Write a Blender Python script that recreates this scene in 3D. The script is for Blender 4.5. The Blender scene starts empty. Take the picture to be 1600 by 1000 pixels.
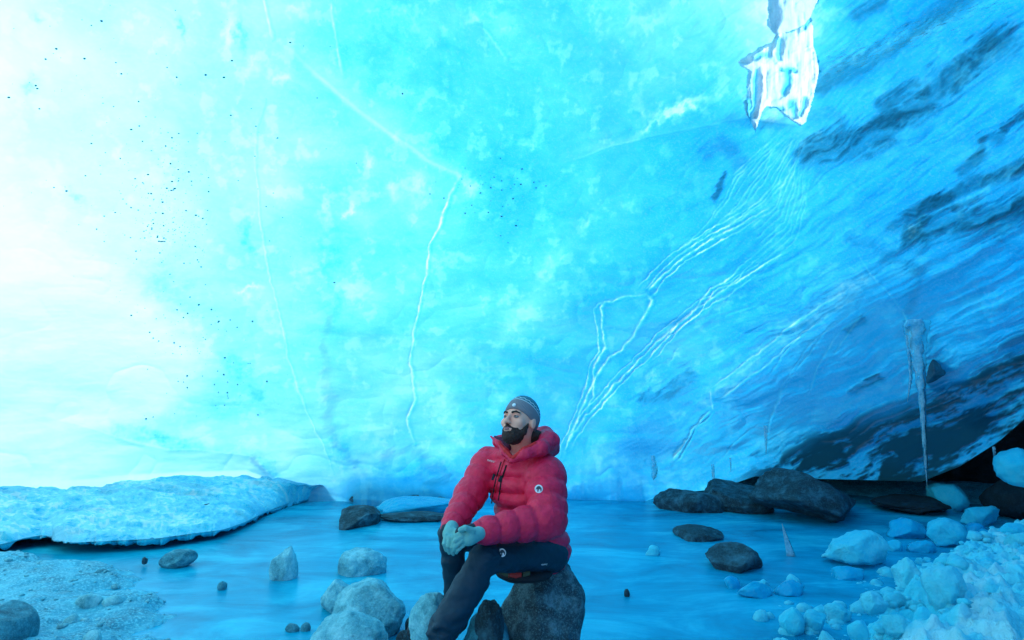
import bpy, bmesh, math, random
import numpy as np
from mathutils import Vector, Matrix

# ------------------------------------------------------------------ camera, sky, sun, exposure
S = bpy.context.scene
COL = S.collection
F = 1067.0                       # focal length in photo pixels (24 mm on 36 mm)
PITCH = math.radians(5.5)
CAM = np.array([0.0, 0.0, 1.4])
cd = bpy.data.cameras.new('camera'); cam = bpy.data.objects.new('camera', cd); COL.objects.link(cam)
cd.lens = 24.0; cd.sensor_width = 36.0; cd.clip_end = 3000; cd.clip_start = 0.05
cam.location = CAM; cam.rotation_euler = (math.radians(90) + PITCH, 0, 0)
S.camera = cam

SUN = Vector((-0.50, 0.40, 0.76)).normalized()
w = bpy.data.worlds.new('World'); S.world = w; w.use_nodes = True
wn = w.node_tree.nodes; wl = w.node_tree.links
bg = wn['Background']; sk = wn.new('ShaderNodeTexSky'); sk.sky_type = 'NISHITA'; sk.sun_disc = False
sk.sun_elevation = math.asin(SUN.z); sk.sun_rotation = math.atan2(SUN.x, SUN.y)
sk.ozone_density = 0.0; sk.air_density = 1.0; sk.dust_density = 0.6
wl.new(sk.outputs[0], bg.inputs[0]); bg.inputs[1].default_value = 0.15
sl = bpy.data.lights.new('sun', 'SUN'); sl.energy = 3.2; sl.angle = math.radians(12); sl.color = (1, .97, .92)
so = bpy.data.objects.new('sun', sl); COL.objects.link(so); so.location = (-20, 8, 20)
so.rotation_euler = (-SUN).to_track_quat('-Z', 'Y').to_euler()
S.view_settings.view_transform = 'Standard'; S.view_settings.look = 'None'
S.view_settings.exposure = 1.18; S.view_settings.gamma = 1; S.view_settings.use_curve_mapping = False
S.render.engine = 'CYCLES'
S.cycles.use_denoising = True
S.cycles.max_bounces = 7; S.cycles.diffuse_bounces = 5; S.cycles.glossy_bounces = 3
S.cycles.transmission_bounces = 4; S.cycles.transparent_max_bounces = 8
S.cycles.sample_clamp_indirect = 6; S.cycles.caustics_reflective = False; S.cycles.caustics_refractive = False

# ------------------------------------------------------------------ view geometry (only used to measure places)
FW = np.array([0, math.cos(PITCH), math.sin(PITCH)]); UP = np.array([0, -math.sin(PITCH), math.cos(PITCH)])
def ray(px, py): return FW + np.array([1.0, 0, 0]) * (px - 800) / F + UP * (500 - py) / F
def P(px, py, Y):
    r = ray(px, py); return CAM + r * (Y / r[1])
def PZ(px, py, z=0.0):
    r = ray(px, py); return CAM + r * ((z - CAM[2]) / r[2])

# ------------------------------------------------------------------ noise
def _h2(ix, iy, s):
    n = (ix.astype(np.int64) * 374761393 + iy.astype(np.int64) * 668265263 + s * 1442695041) & 0x7fffffff
    n = ((n ^ (n >> 13)) * 1274126177) & 0x7fffffff
    return ((n ^ (n >> 16)) & 0xffff) / 65535.0
def noise2(x, y, s=0):
    ix = np.floor(x); iy = np.floor(y); fx = x - ix; fy = y - iy
    fx = fx * fx * fx * (fx * (fx * 6 - 15) + 10); fy = fy * fy * fy * (fy * (fy * 6 - 15) + 10)
    a = _h2(ix, iy, s); b = _h2(ix + 1, iy, s); c = _h2(ix, iy + 1, s); d = _h2(ix + 1, iy + 1, s)
    return ((a + (b - a) * fx) * (1 - fy) + (c + (d - c) * fx) * fy) * 2 - 1
def fbm(x, y, o=4, s=0, g=.5):
    t = 0; a = 1; n = 0; ca, sa = math.cos(.6), math.sin(.6)
    for i in range(o):
        t = t + a * noise2(x, y, s + i * 17); n += a; a *= g
        x, y = (x * ca - y * sa) * 2.03 + 3.1, (x * sa + y * ca) * 2.03 + 7.7
    return t / n
def _h3(ix, iy, iz, s):
    n = (ix.astype(np.int64) * 374761393 + iy.astype(np.int64) * 668265263 + iz.astype(np.int64) * 2147483647 + iz.astype(np.int64) * 97531 + s * 1442695041) & 0x7fffffff
    n = ((n ^ (n >> 13)) * 1274126177) & 0x7fffffff
    return ((n ^ (n >> 16)) & 0xffff) / 65535.0
def noise3(p, s=0):
    i = np.floor(p); f = p - i; f = f * f * (3 - 2 * f)
    x, y, z = i[..., 0], i[..., 1], i[..., 2]; r = 0
    for dx in (0, 1):
        wx = f[..., 0] if dx else 1 - f[..., 0]
        for dy in (0, 1):
            wy = f[..., 1] if dy else 1 - f[..., 1]
            for dz in (0, 1):
                wz = f[..., 2] if dz else 1 - f[..., 2]
                r = r + _h3(x + dx, y + dy, z + dz, s) * wx * wy * wz
    return r * 2 - 1
def fbm3(p, o=4, s=0, g=.5):
    t = 0; a = 1; n = 0
    for i in range(o):
        t = t + a * noise3(p, s + i * 13); n += a; a *= g; p = p * 2.07 + 5.3
    return t / n
def sstep(a, b, x):
    t = np.clip((x - a) / (b - a), 0, 1); return t * t * (3 - 2 * t)

# ------------------------------------------------------------------ object helpers
def tag(o, label=None, cat=None, group=None, kind=None):
    if label: o['label'] = label
    if cat: o['category'] = cat
    if group: o['group'] = group
    if kind: o['kind'] = kind
    return o
def empty(name, loc):
    o = bpy.data.objects.new(name, None); COL.objects.link(o); o.location = loc; o.empty_display_size = .1; return o
def build(name, v, f, m, parent=None, loc=None, smooth=True, attrs=None):
    """link verts (world space) as one mesh object; with loc the origin stands there, parts sit relative to their parent"""
    v = np.asarray(v, dtype=np.float64)
    o0 = np.array(loc) if loc is not None else np.zeros(3)
    base = np.zeros(3); q = parent
    while q is not None: base = base + np.array(q.location); q = q.parent
    me = bpy.data.meshes.new(name); vv = v - base - o0
    if isinstance(f, np.ndarray) and f.ndim == 2:
        n, k = f.shape
        me.vertices.add(len(vv)); me.vertices.foreach_set('co', vv.astype(np.float32).ravel())
        me.loops.add(n * k); me.loops.foreach_set('vertex_index', f.astype(np.int32).ravel())
        me.polygons.add(n); me.polygons.foreach_set('loop_start', np.arange(0, n * k, k, dtype=np.int32))
        me.polygons.foreach_set('loop_total', np.full(n, k, dtype=np.int32)); me.update(calc_edges=True)
    else:
        me.from_pydata([tuple(a) for a in vv], [], [tuple(int(i) for i in a) for a in f]); me.update()
    if smooth: me.polygons.foreach_set('use_smooth', np.ones(len(me.polygons), dtype=bool))
    for k, a in (attrs or {}).items():
        at = me.attributes.new(k, 'FLOAT', 'POINT'); at.data.foreach_set('value', np.asarray(a, dtype=np.float32).ravel())
    me.materials.append(m)
    o = bpy.data.objects.new(name, me); COL.objects.link(o); o.location = o0
    if parent is not None: o.parent = parent
    return o
def grid_faces(nr, nc, flip=False):
    i = np.arange(nr - 1)[:, None] * nc + np.arange(nc - 1)[None, :]
    f = np.stack([i, i + 1, i + nc + 1, i + nc], -1).reshape(-1, 4)
    return f[:, ::-1] if flip else f
def ico(n):
    bm = bmesh.new(); bmesh.ops.create_icosphere(bm, subdivisions=n, radius=1)
    v = np.array([a.co[:] for a in bm.verts]); f = np.array([[a.index for a in p.verts] for p in bm.faces]); bm.free(); return v, f
ICO = {n: ico(n) for n in (1, 2, 3, 4, 5)}

# ------------------------------------------------------------------ materials
class NT:
    def __init__(s, name):
        s.m = bpy.data.materials.new(name); s.m.use_nodes = True; s.t = s.m.node_tree; s.n = s.t.nodes; s.n.clear()
        s.out = s.n.new('ShaderNodeOutputMaterial')
    def N(s, t, ins=None, **kw):
        n = s.n.new('ShaderNode' + t)
        for k, v in kw.items(): setattr(n, k, v)
        for k, v in (ins or {}).items():
            if hasattr(v, 'is_output') or isinstance(v, bpy.types.NodeSocket): s.t.links.new(v, n.inputs[k])
            else: n.inputs[k].default_value = v
        return n
    def noise(s, scale, detail=4, rough=.55, vec=None, dist=0):
        n = s.N('TexNoise', {'Scale': scale, 'Detail': detail, 'Roughness': rough, 'Distortion': dist})
        if vec is not None: s.t.links.new(vec, n.inputs['Vector'])
        return n.outputs['Fac']
    def ramp(s, fac, stops):
        r = s.N('ValToRGB', {0: fac}); e = r.color_ramp.elements
        while len(e) < len(stops): e.new(.5)
        for q, (p, c) in zip(e, stops):
            q.position = p; q.color = (c[0], c[1], c[2], 1) if hasattr(c, '__len__') else (c, c, c, 1)
        return r.outputs[0]
    def math(s, op, a, b=0.0, clamp=False):
        n = s.N('Math', {0: a, 1: b}, operation=op); n.use_clamp = clamp; return n.outputs[0]
    def mix(s, f, a, b, bt='MIX'):
        n = s.n.new('ShaderNodeMix'); n.data_type = 'RGBA'; n.blend_type = bt
        for k, v in ((0, f), (6, a), (7, b)):
            if isinstance(v, bpy.types.NodeSocket): s.t.links.new(v, n.inputs[k])
            elif k == 0: n.inputs[k].default_value = v
            else: n.inputs[k].default_value = (v[0], v[1], v[2], 1)
        return n.outputs[2]
    def pos(s): return s.N('NewGeometry').outputs['Position']
    def attr(s, name): return s.N('Attribute', attribute_name=name).outputs['Fac']
    def bump(s, h, st, d=.01, nrm=None):
        b = s.N('Bump', {'Height': h, 'Strength': st, 'Distance': d})
        if nrm is not None: s.t.links.new(nrm, b.inputs['Normal'])
        return b.outputs[0]
    def end(s, sh): s.t.links.new(sh, s.out.inputs[0]); return s.m
def setc(c): return (c[0], c[1], c[2], 1)

# pure ice keeps its red least: colour at tint depth t = exp(-k t)
KR, KG, KB = 1.95, 0.385, 0.10
def ice_material(name, t_const=None, trans=.5, rough=.22, frost_bump=.15, ks=None):
    q = NT(name); p = q.pos()
    if t_const is None: t = q.attr('ice_tint'); deb = q.attr('debris')
    else:
        t = q.math('ADD', t_const, q.math('MULTIPLY', q.math('SUBTRACT', q.noise(6, 5, .6, p), .5), t_const * 1.3)); t = q.math('MAXIMUM', t, .02); deb = None
    ch = [q.math('MULTIPLY', q.math('EXPONENT', q.math('MULTIPLY', t, -k)), .86) for k in (ks or (KR, KG, KB))]
    col = q.N('CombineColor', {0: ch[0], 1: ch[1], 2: ch[2]}).outputs[0]
    fine = q.noise(38, 5, .65, p, .6)
    col = q.mix(q.math('MULTIPLY', q.math('SUBTRACT', fine, .5, True), .22), col, (.8, .9, .95))
    if deb is not None: col = q.mix(deb, col, (.005, .055, .088))
    n = q.bump(q.noise(14, 6, .6, p, .4), frost_bump, .05)
    n = q.bump(q.noise(90, 3, .6, p), frost_bump * .6, .01, n)
    d = q.N('BsdfDiffuse', {'Color': col, 'Normal': n}).outputs[0]
    tr = q.N('BsdfTranslucent', {'Color': col, 'Normal': n}).outputs[0]
    tf = trans
    if deb is not None: tf = q.math('MULTIPLY', q.math('SUBTRACT', 1.0, q.math('MULTIPLY', deb, .7)), trans)
    a = q.N('MixShader', {0: tf, 1: d, 2: tr}).outputs[0]
    g = q.N('BsdfGlossy', {'Color': (1, 1, 1, 1), 'Roughness': rough, 'Normal': n}).outputs[0]
    fr = q.N('Fresnel', {'IOR': 1.31, 'Normal': n}).outputs[0]
    return q.end(q.N('MixShader', {0: q.math('MULTIPLY', fr, .8 if rough < .4 else .2), 1: a, 2: g}).outputs[0])
def rock_material(name, lo, mid, hi, scale=9, bump=.6, rough=.75, speck=.5):
    q = NT(name); p = q.pos()
    c = q.ramp(q.noise(scale, 8, .68, p, .3), [(.3, lo), (.5, mid), (.68, hi)])
    sp = q.ramp(q.noise(scale * 12, 3, .7, p), [(.5, 0.0), (.66, 1.0)])
    c = q.mix(q.math('MULTIPLY', sp, speck), c, hi)
    vo = q.N('TexVoronoi', {'Vector': p, 'Scale': scale * 2.2}, feature='DISTANCE_TO_EDGE').outputs['Distance']
    crack = q.ramp(vo, [(0, .0), (.05, 1.0)])
    c = q.mix(q.math('MULTIPLY', q.math('SUBTRACT', 1.0, crack), .25), c, lo)
    n = q.bump(q.noise(scale * 1.6, 8, .65, p), bump, .04)
    n = q.bump(q.noise(scale * 14, 4, .7, p), bump * .6, .008, n)
    b = q.N('BsdfPrincipled', {'Base Color': c, 'Roughness': rough, 'Normal': n, 'Specular IOR Level': .35})
    return q.end(b.outputs[0])
def cloth(name, c, rough=.6, scale=60, amp=.35, bump=.2, sheen=0., c2=None, spec=.4):
    q = NT(name); p = q.pos()
    k = q.noise(scale, 4, .6, p); k2 = q.noise(9, 3, .5, p)
    c2 = c2 or tuple(x * .6 for x in c)
    col = q.mix(q.math('MULTIPLY', q.math('ADD', k, k2), amp), c, c2)
    n = q.bump(q.noise(scale * .6, 4, .6, p, .5), bump, .01)
    b = q.N('BsdfPrincipled', {'Base Color': col, 'Roughness': rough, 'Normal': n, 'Sheen Weight': sheen, 'Specular IOR Level': spec})
    return q.end(b.outputs[0])
def glassy(name, tint, milk, clear):
    q = NT(name); p = q.pos(); n = q.bump(q.noise(18, 4, .6, p, .5), .35, .02)
    g = q.N('BsdfRefraction', {'Color': setc(tint), 'Roughness': .12, 'IOR': 1.12, 'Normal': n}).outputs[0]
    d = q.N('BsdfDiffuse', {'Color': setc(milk), 'Normal': n}).outputs[0]; tr = q.N('BsdfTranslucent', {'Color': setc(milk)}).outputs[0]
    a = q.N('MixShader', {0: .4, 1: d, 2: tr}).outputs[0]; k = q.ramp(q.noise(12, 4, .6, p), [(.3, clear * .5), (.7, min(1, clear * 1.5))])
    a = q.N('MixShader', {0: k, 1: a, 2: g}).outputs[0]
    s_ = q.N('BsdfGlossy', {'Roughness': .08, 'Normal': n}).outputs[0]
    return q.end(q.N('MixShader', {0: q.math('MULTIPLY', q.N('Fresnel', {'IOR': 1.31, 'Normal': n}).outputs[0], 1.4, True), 1: a, 2: s_}).outputs[0])
M = {}
M['wall'] = ice_material('glacier_ice', None, .55, .16, .05)
M['vein'] = glassy('pale_hanging_ice', (.9, 1., 1.), (.88, .95, .97), .55)
M['icicle'] = glassy('icicle_ice', (.6, .95, 1.), (.55, .9, .98), .6)
M['icicle_white'] = glassy('white_hanging_ice', (.95, 1., 1.), (.92, .95, .96), .4)
M['icicle_deep'] = glassy('deep_hanging_ice', (.12, .62, .9), (.12, .6, .85), .6)
M['chunk'] = ice_material('chunk_ice', 1.1, .25, .5, .5, ks=(2.7, .25, .06))
M['chunk_white'] = ice_material('frosted_chunk_ice', .8, .25, .6, .6, ks=(2.7, .25, .06))
M['chunk_blue'] = ice_material('wet_chunk_ice', 2.2, .3, .3, .4, ks=(2.7, .25, .06))
M['snow'] = ice_material('crusted_snow', .75, .12, .6, .9)
M['pale_rock'] = rock_material('pale_rock', (.04, .24, .30), (.14, .50, .57), (.32, .76, .82), 9, 1.0)
M['grey_rock'] = rock_material('grey_rock', (.008, .09, .13), (.03, .23, .30), (.10, .46, .55), 10, 1.0)
M['dark_rock'] = rock_material('dark_rock', (.003, .014, .019), (.012, .045, .06), (.05, .17, .22), 8, 1.0)
M['seat_rock'] = rock_material('seat_rock', (.006, .02, .028), (.022, .07, .09), (.13, .30, .35), 11, 1.0, .6, .7)
M['wet_stone'] = rock_material('wet_stone', (.003, .05, .085), (.006, .085, .13), (.015, .16, .23), 6, .3, .35, .1)
M['black_rock'] = rock_material('black_rock', (.002, .005, .008), (.004, .012, .018), (.014, .04, .055), 6, .7)  # also colours the added gap_backdrop and the undercut_shade strip

# ------------------------------------------------------------------ the ice wall of the cave
def interp(pts, x):
    xs = np.array([p[0] for p in pts], float); ys = np.array([p[1] for p in pts], float); return np.interp(x, xs, ys)
EDGE = [(-900, 790), (0, 772), (100, 752), (200, 742), (300, 737), (385, 735), (420, 748), (450, 764), (540, 778), (700, 790), (900, 798), (1000, 786), (1040, 772), (1120, 764), (1180, 744), (1280, 748), (1440, 752), (1500, 728), (1560, 690), (1600, 655), (1700, 600), (1900, 570), (2600, 560)]
TX = np.arange(0, 1601, 200.); TY = np.array([0, 100, 200, 300, 400, 500, 600, 700, 800.])  # tint grid: ice depth plus the wall's white-to-blue glow, put into the colour
GLOW_TINT = np.array([
 [.10, .22, .38, .80, 1.1, .75, .45, 2.2, 2.8],
 [.05, .12, .38, 1.0, 1.2, .85, .90, 2.4, 2.1],
 [.10, .16, .36, .85, 1.3, 1.2, 1.8, 2.1, 2.4],
 [.05, .14, .36, 1.0, 1.3, 1.5, 2.0, 2.0, 2.4],
 [.00, .12, .42, .95, 1.3, 1.6, 1.9, 1.9, 2.6],
 [.00, .06, .45, 1.0, 1.3, 1.7, 1.9, 2.0, 2.3],
 [.02, .12, .42, .85, 1.3, 1.7, 1.9, 2.2, 2.8],
 [.04, .15, .40, .75, 1.3, 1.7, 2.1, 2.7, 3.1],
 [.10, .20, .50, 1.1, 1.5, 1.9, 2.5, 3.2, 3.5]])
def tmap(px, py):
    x = np.clip(px / 200, 0, 7.999); y = np.clip(py / 100, 0, 7.999); i = x.astype(int); j = y.astype(int); fx = x - i; fy = y - j
    fx = fx * fx * (3 - 2 * fx); fy = fy * fy * (3 - 2 * fy)
    return (GLOW_TINT[j, i] * (1 - fx) + GLOW_TINT[j, i + 1] * fx) * (1 - fy) + (GLOW_TINT[j + 1, i] * (1 - fx) + GLOW_TINT[j + 1, i + 1] * fx) * fy
def seg_dist(px, py, pts):
    best = np.full(px.shape, 1e9); side = np.zeros(px.shape); tt = np.zeros(px.shape); n = len(pts) - 1
    for k in range(n):
        (x0, y0), (x1, y1) = pts[k], pts[k + 1]; dx, dy = x1 - x0, y1 - y0; L = dx * dx + dy * dy
        t = np.clip(((px - x0) * dx + (py - y0) * dy) / L, 0, 1)
        d = np.hypot(px - x0 - t * dx, py - y0 - t * dy); m = d < best
        best = np.where(m, d, best); side = np.where(m, np.sign((px - x0) * dy - (py - y0) * dx), side); tt = np.where(m, (k + t) / n, tt)
    return best, side, tt
# debris bands frozen into the ice: path, half width, strength
BANDS = [
 ([(1270, 240), (1350, 215), (1420, 175), (1500, 105), (1570, 60)], 26, .80),
 ([(1290, 130), (1370, 90), (1440, 40), (1520, -10)], 22, .45),
 ([(1335, 22), (1372, 5)], 12, .5),
 ([(1380, 165), (1450, 110), (1530, 75)], 15, .6),
 ([(1390, 360), (1440, 325), (1500, 300), (1560, 278), (1640, 240)], 13, .9),
 ([(1420, 370), (1480, 350), (1560, 345), (1620, 310)], 24, .85),
 ([(1510, 265), (1530, 240), (1525, 215), (1560, 210)], 11, .85),
 ([(1560, 200), (1620, 170)], 8, .8),
 ([(1120, 310), (1135, 275)], 5, .7),
 ([(1100, 230), (1125, 220), (1150, 250)], 18, .35),
 ([(1140, 190), (1180, 195), (1230, 200)], 14, .4),
 ([(1230, 180), (1300, 185), (1350, 230)], 16, .3),
 ([(1000, 625), (1040, 610), (1080, 580)], 14, .5),
 ([(1330, 615), (1355, 600), (1370, 592)], 6, .8),
 ([(1325, 520), (1345, 500)], 7, .5),
 ([(1175, 715), (1215, 705)], 6, .55),
 ([(1420, 480), (1440, 420), (1370, 395), (1330, 370)], 12, .3),
 ([(400, 718), (425, 742)], 6, .3),
 ([(505, 500), (520, 690), (548, 722)], 9, .22),
 ([(600, 715), (640, 700), (690, 725)], 12, .28),
 ([(680, 752), (740, 725), (790, 730)], 12, .3),
 ([(1460, 530), (1450, 545)], 14, .35),
 ([(1590, 470), (1530, 490)], 10, .2)]
# frosty white patches: centre, radii, angle, strength; one added to brighten wall behind curtains
WHITE = [(1220, 25, 55, 30, 20, 1.), (1218, 115, 46, 75, 0, 1.), (1060, 168, 62, 10, -18, 1.), (1020, 195, 40, 8, -40, .7), (185, 235, 6, 20, -20, .6), (360, 45, 12, 22, 20, .8), (395, 105, 10, 14, 20, .6), (460, 18, 16, 9, 0, .8), (440, 120, 14, 10, 0, .8),
 (575, 260, 9, 26, 10, .7), (545, 330, 7, 10, 20, .9), (510, 325, 6, 26, 0, .7), (615, 300, 12, 12, 0, .6), (655, 290, 16, 22, 0, .6), (735, 288, 10, 22, -40, .7), (388, 450, 18, 7, 0, .8), (545, 450, 18, 14, 0, .5),
 (830, 230, 14, 6, -30, .5), (920, 345, 22, 8, -35, .5), (800, 505, 45, 24, -40, .55), (860, 420, 34, 10, -55, .5), (730, 560, 40, 22, 0, .45), (640, 610, 30, 20, 20, .4), (720, 700, 60, 20, 0, .5), (780, 620, 24, 16, -30, .5), (700, 640, 20, 30, 0, .4),
 (930, 730, 34, 26, 0, .5), (880, 640, 16, 30, 20, .4), (1050, 560, 14, 4, -35, .7), (1015, 590, 12, 4, -35, .5), (1140, 470, 20, 5, -30, .5), (985, 320, 16, 8, -30, .4), (1200, 90, 20, 60, 0, .5), (1425, 362, 16, 10, -20, .8), (1435, 350, 12, 4, -50, .8),
 (1330, 470, 34, 18, -30, .3), (40, 30, 20, 14, 0, .5), (790, 30, 20, 20, 0, .3), (735, 25, 8, 14, 0, .6), (1010, 30, 50, 14, -20, .5), (595, 715, 30, 20, 0, .6), (560, 740, 40, 14, 0, .6), (450, 700, 40, 26, 0, .4), (1300, 545, 30, 6, -50, .25)]
BLUE = [(515, 400, 22, 60, 0, .6), (525, 470, 16, 60, 0, .5), (610, 40, 40, 60, 20, .5), (700, 120, 50, 40, 0, .35), (720, 200, 60, 40, 20, .3), (540, 90, 14, 22, 0, .6), (378, 60, 6, 26, 0, .6), (384, 370, 9, 20, -10, .8), (285, 42, 4, 12, 0, .5), (55, 25, 10, 10, 0, .4),
 (48, 135, 12, 12, 30, .4), (118, 303, 12, 6, 40, .4), (375, 575, 26, 13, 30, .8), (400, 615, 14, 7, 30, .7), (255, 450, 40, 30, 40, .35), (250, 685, 70, 9, 12, .75), (300, 700, 30, 6, 10, .5), (10, 560, 40, 26, 0, .25), (60, 600, 50, 10, 0, .2), (800, 290, 60, 60, 0, .3), (780, 370, 40, 20, 0, .3), (600, 520, 30, 24, 0, .4), (420, 735, 20, 8, 40, 1.),
 (870, 330, 30, 14, -30, .3), (1040, 380, 30, 20, -30, .4), (980, 560, 22, 6, 0, .8), (945, 505, 12, 40, 10, .5), (640, 735, 50, 14, 0, 1.), (760, 745, 60, 16, 0, .8), (530, 700, 14, 24, 0, 1.), (1010, 700, 60, 40, 0, .5), (900, 690, 20, 40, 0, .3), (330, 640, 60, 12, 10, .25), (820, 110, 80, 50, 0, .25)]
def blob(px, py, b):
    cx, cy, rx, ry, an, s = b; a = math.radians(an); dx = px - cx; dy = py - cy
    u = (dx * math.cos(a) + dy * math.sin(a)) / rx; v = (-dx * math.sin(a) + dy * math.cos(a)) / ry
    return s * np.exp(-(u * u + v * v))
RIDGE = [(430, 60), (500, 120), (560, 175), (620, 215), (670, 250), (718, 274)]
SCARP = [(860, 262), (960, 225), (1060, 205), (1165, 186), (1260, 200)]
LOBE = [(-200, 600), (0, 632), (140, 668), (200, 688), (260, 702), (330, 704), (392, 712), (430, 745), (470, 764)]
STROKES = []
def vein(pts, hw, dt=.8, rl=.02): STROKES.append((pts, hw, dt, rl))
V1 = [(718, 272), (700, 310), (690, 345), (672, 380), (665, 430), (652, 490), (642, 545), (640, 570), (646, 600), (648, 625), (635, 655), (640, 675), (646, 695)]
vein(V1, 1.7, .85, .014)
vein([(415, 155), (400, 200), (398, 260), (405, 330), (412, 400), (425, 450), (438, 500), (450, 560), (465, 610), (485, 655), (505, 700), (520, 740)], 1.4, .42, .006)
vein([(515, 0), (522, 50), (535, 120)], 1.8, .5, .01); vein([(408, -10), (425, 60)], 1.8, .5, .01); vein([(750, 40), (790, 90)], 1.5, .4, .01)
V3 = [(1205, 322), (1160, 348), (1110, 375), (1070, 400), (1035, 430), (1010, 460)]
V3a = [(1012, 458), (975, 465), (945, 472), (938, 480), (942, 520), (945, 545), (930, 570), (925, 600), (916, 620), (905, 650), (895, 675), (885, 690), (882, 715)]
V3b = [(1010, 458), (1018, 470), (1005, 500), (985, 530), (972, 548), (950, 560), (930, 590), (926, 620), (915, 645)]
V4 = [(1240, 388), (1200, 410), (1160, 435), (1130, 455), (1090, 480), (1060, 505), (1030, 530), (1010, 552), (985, 575), (960, 600), (935, 630), (915, 650), (900, 670), (885, 700)]
V5 = [(1205, 378), (1170, 405), (1140, 435), (1110, 450), (1085, 485), (1060, 505), (1035, 535), (1012, 560)]
for vv, dx, dy, hw in ((V3, 0, 0, 1.8), (V3, -4, -6, 1.3), (V3, 5, 6, 1.3), (V3, -14, -9, 1.1), (V3a, 0, 0, 1.9), (V3a, -9, 3, 1.1), (V3b, 0, 0, 1.8), (V4, 0, 0, 1.9), (V4, 5, 6, 1.3), (V4, -4, -6, 1.1), (V5, 0, 0, 1.5), (V5, 5, 6, 1.1)):
    vein([(a + dx, b + dy) for a, b in vv], hw, .88, .010)
vein([(1110, 640), (1095, 655), (1080, 670), (1068, 695), (1050, 720)], 1.8, .75); vein([(1118, 640), (1101, 657), (1086, 672), (1074, 697), (1058, 722)], 1.3, .5)
for i, pts in enumerate([[(1345, 440), (1240, 505), (1185, 552), (1110, 608)], [(1352, 456), (1252, 522), (1196, 572), (1118, 628)], [(1110, 608), (1112, 620), (1114, 640)], [(1390, 450), (1330, 470), (1280, 500), (1235, 540), (1200, 590)], [(1370, 470), (1300, 505), (1255, 550), (1225, 600), (1205, 650), (1195, 690)],
        [(1360, 480), (1310, 520), (1280, 570), (1262, 615)], [(1355, 470), (1290, 520), (1240, 580), (1212, 640)], [(1190, 660), (1150, 690), (1130, 715)], [(1385, 465), (1340, 500), (1300, 560)], [(1330, 380), (1355, 420), (1400, 470), (1420, 510)]]):
    vein(pts, 1.5, .6 if i < 3 else .35, .007)
GA = np.array([(1222, 205), (1180, 240), (1142, 275), (1125, 310), (1100, 350), (1062, 395)], float); GB = np.array([(1258, 212), (1250, 244), (1232, 288), (1205, 318), (1140, 358), (1082, 402)], float)
for i in range(13):
    t_ = i / 12; vein([tuple(q_) for q_ in (GA * (1 - t_) + GB * t_)[:3 + (i * 7) % 4]], 1.4, .40, .008)
for i in range(8):
    t_ = i / 7; vein([(1236 + 4 * i, 236 + 4 * i), (1232 + 4 * i, 270 + 7 * i), (1212 + 4 * i, 322 + 8 * i), (1170 + 3 * i, 360 + 9 * i)], 1.3, .28, .006)
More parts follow.
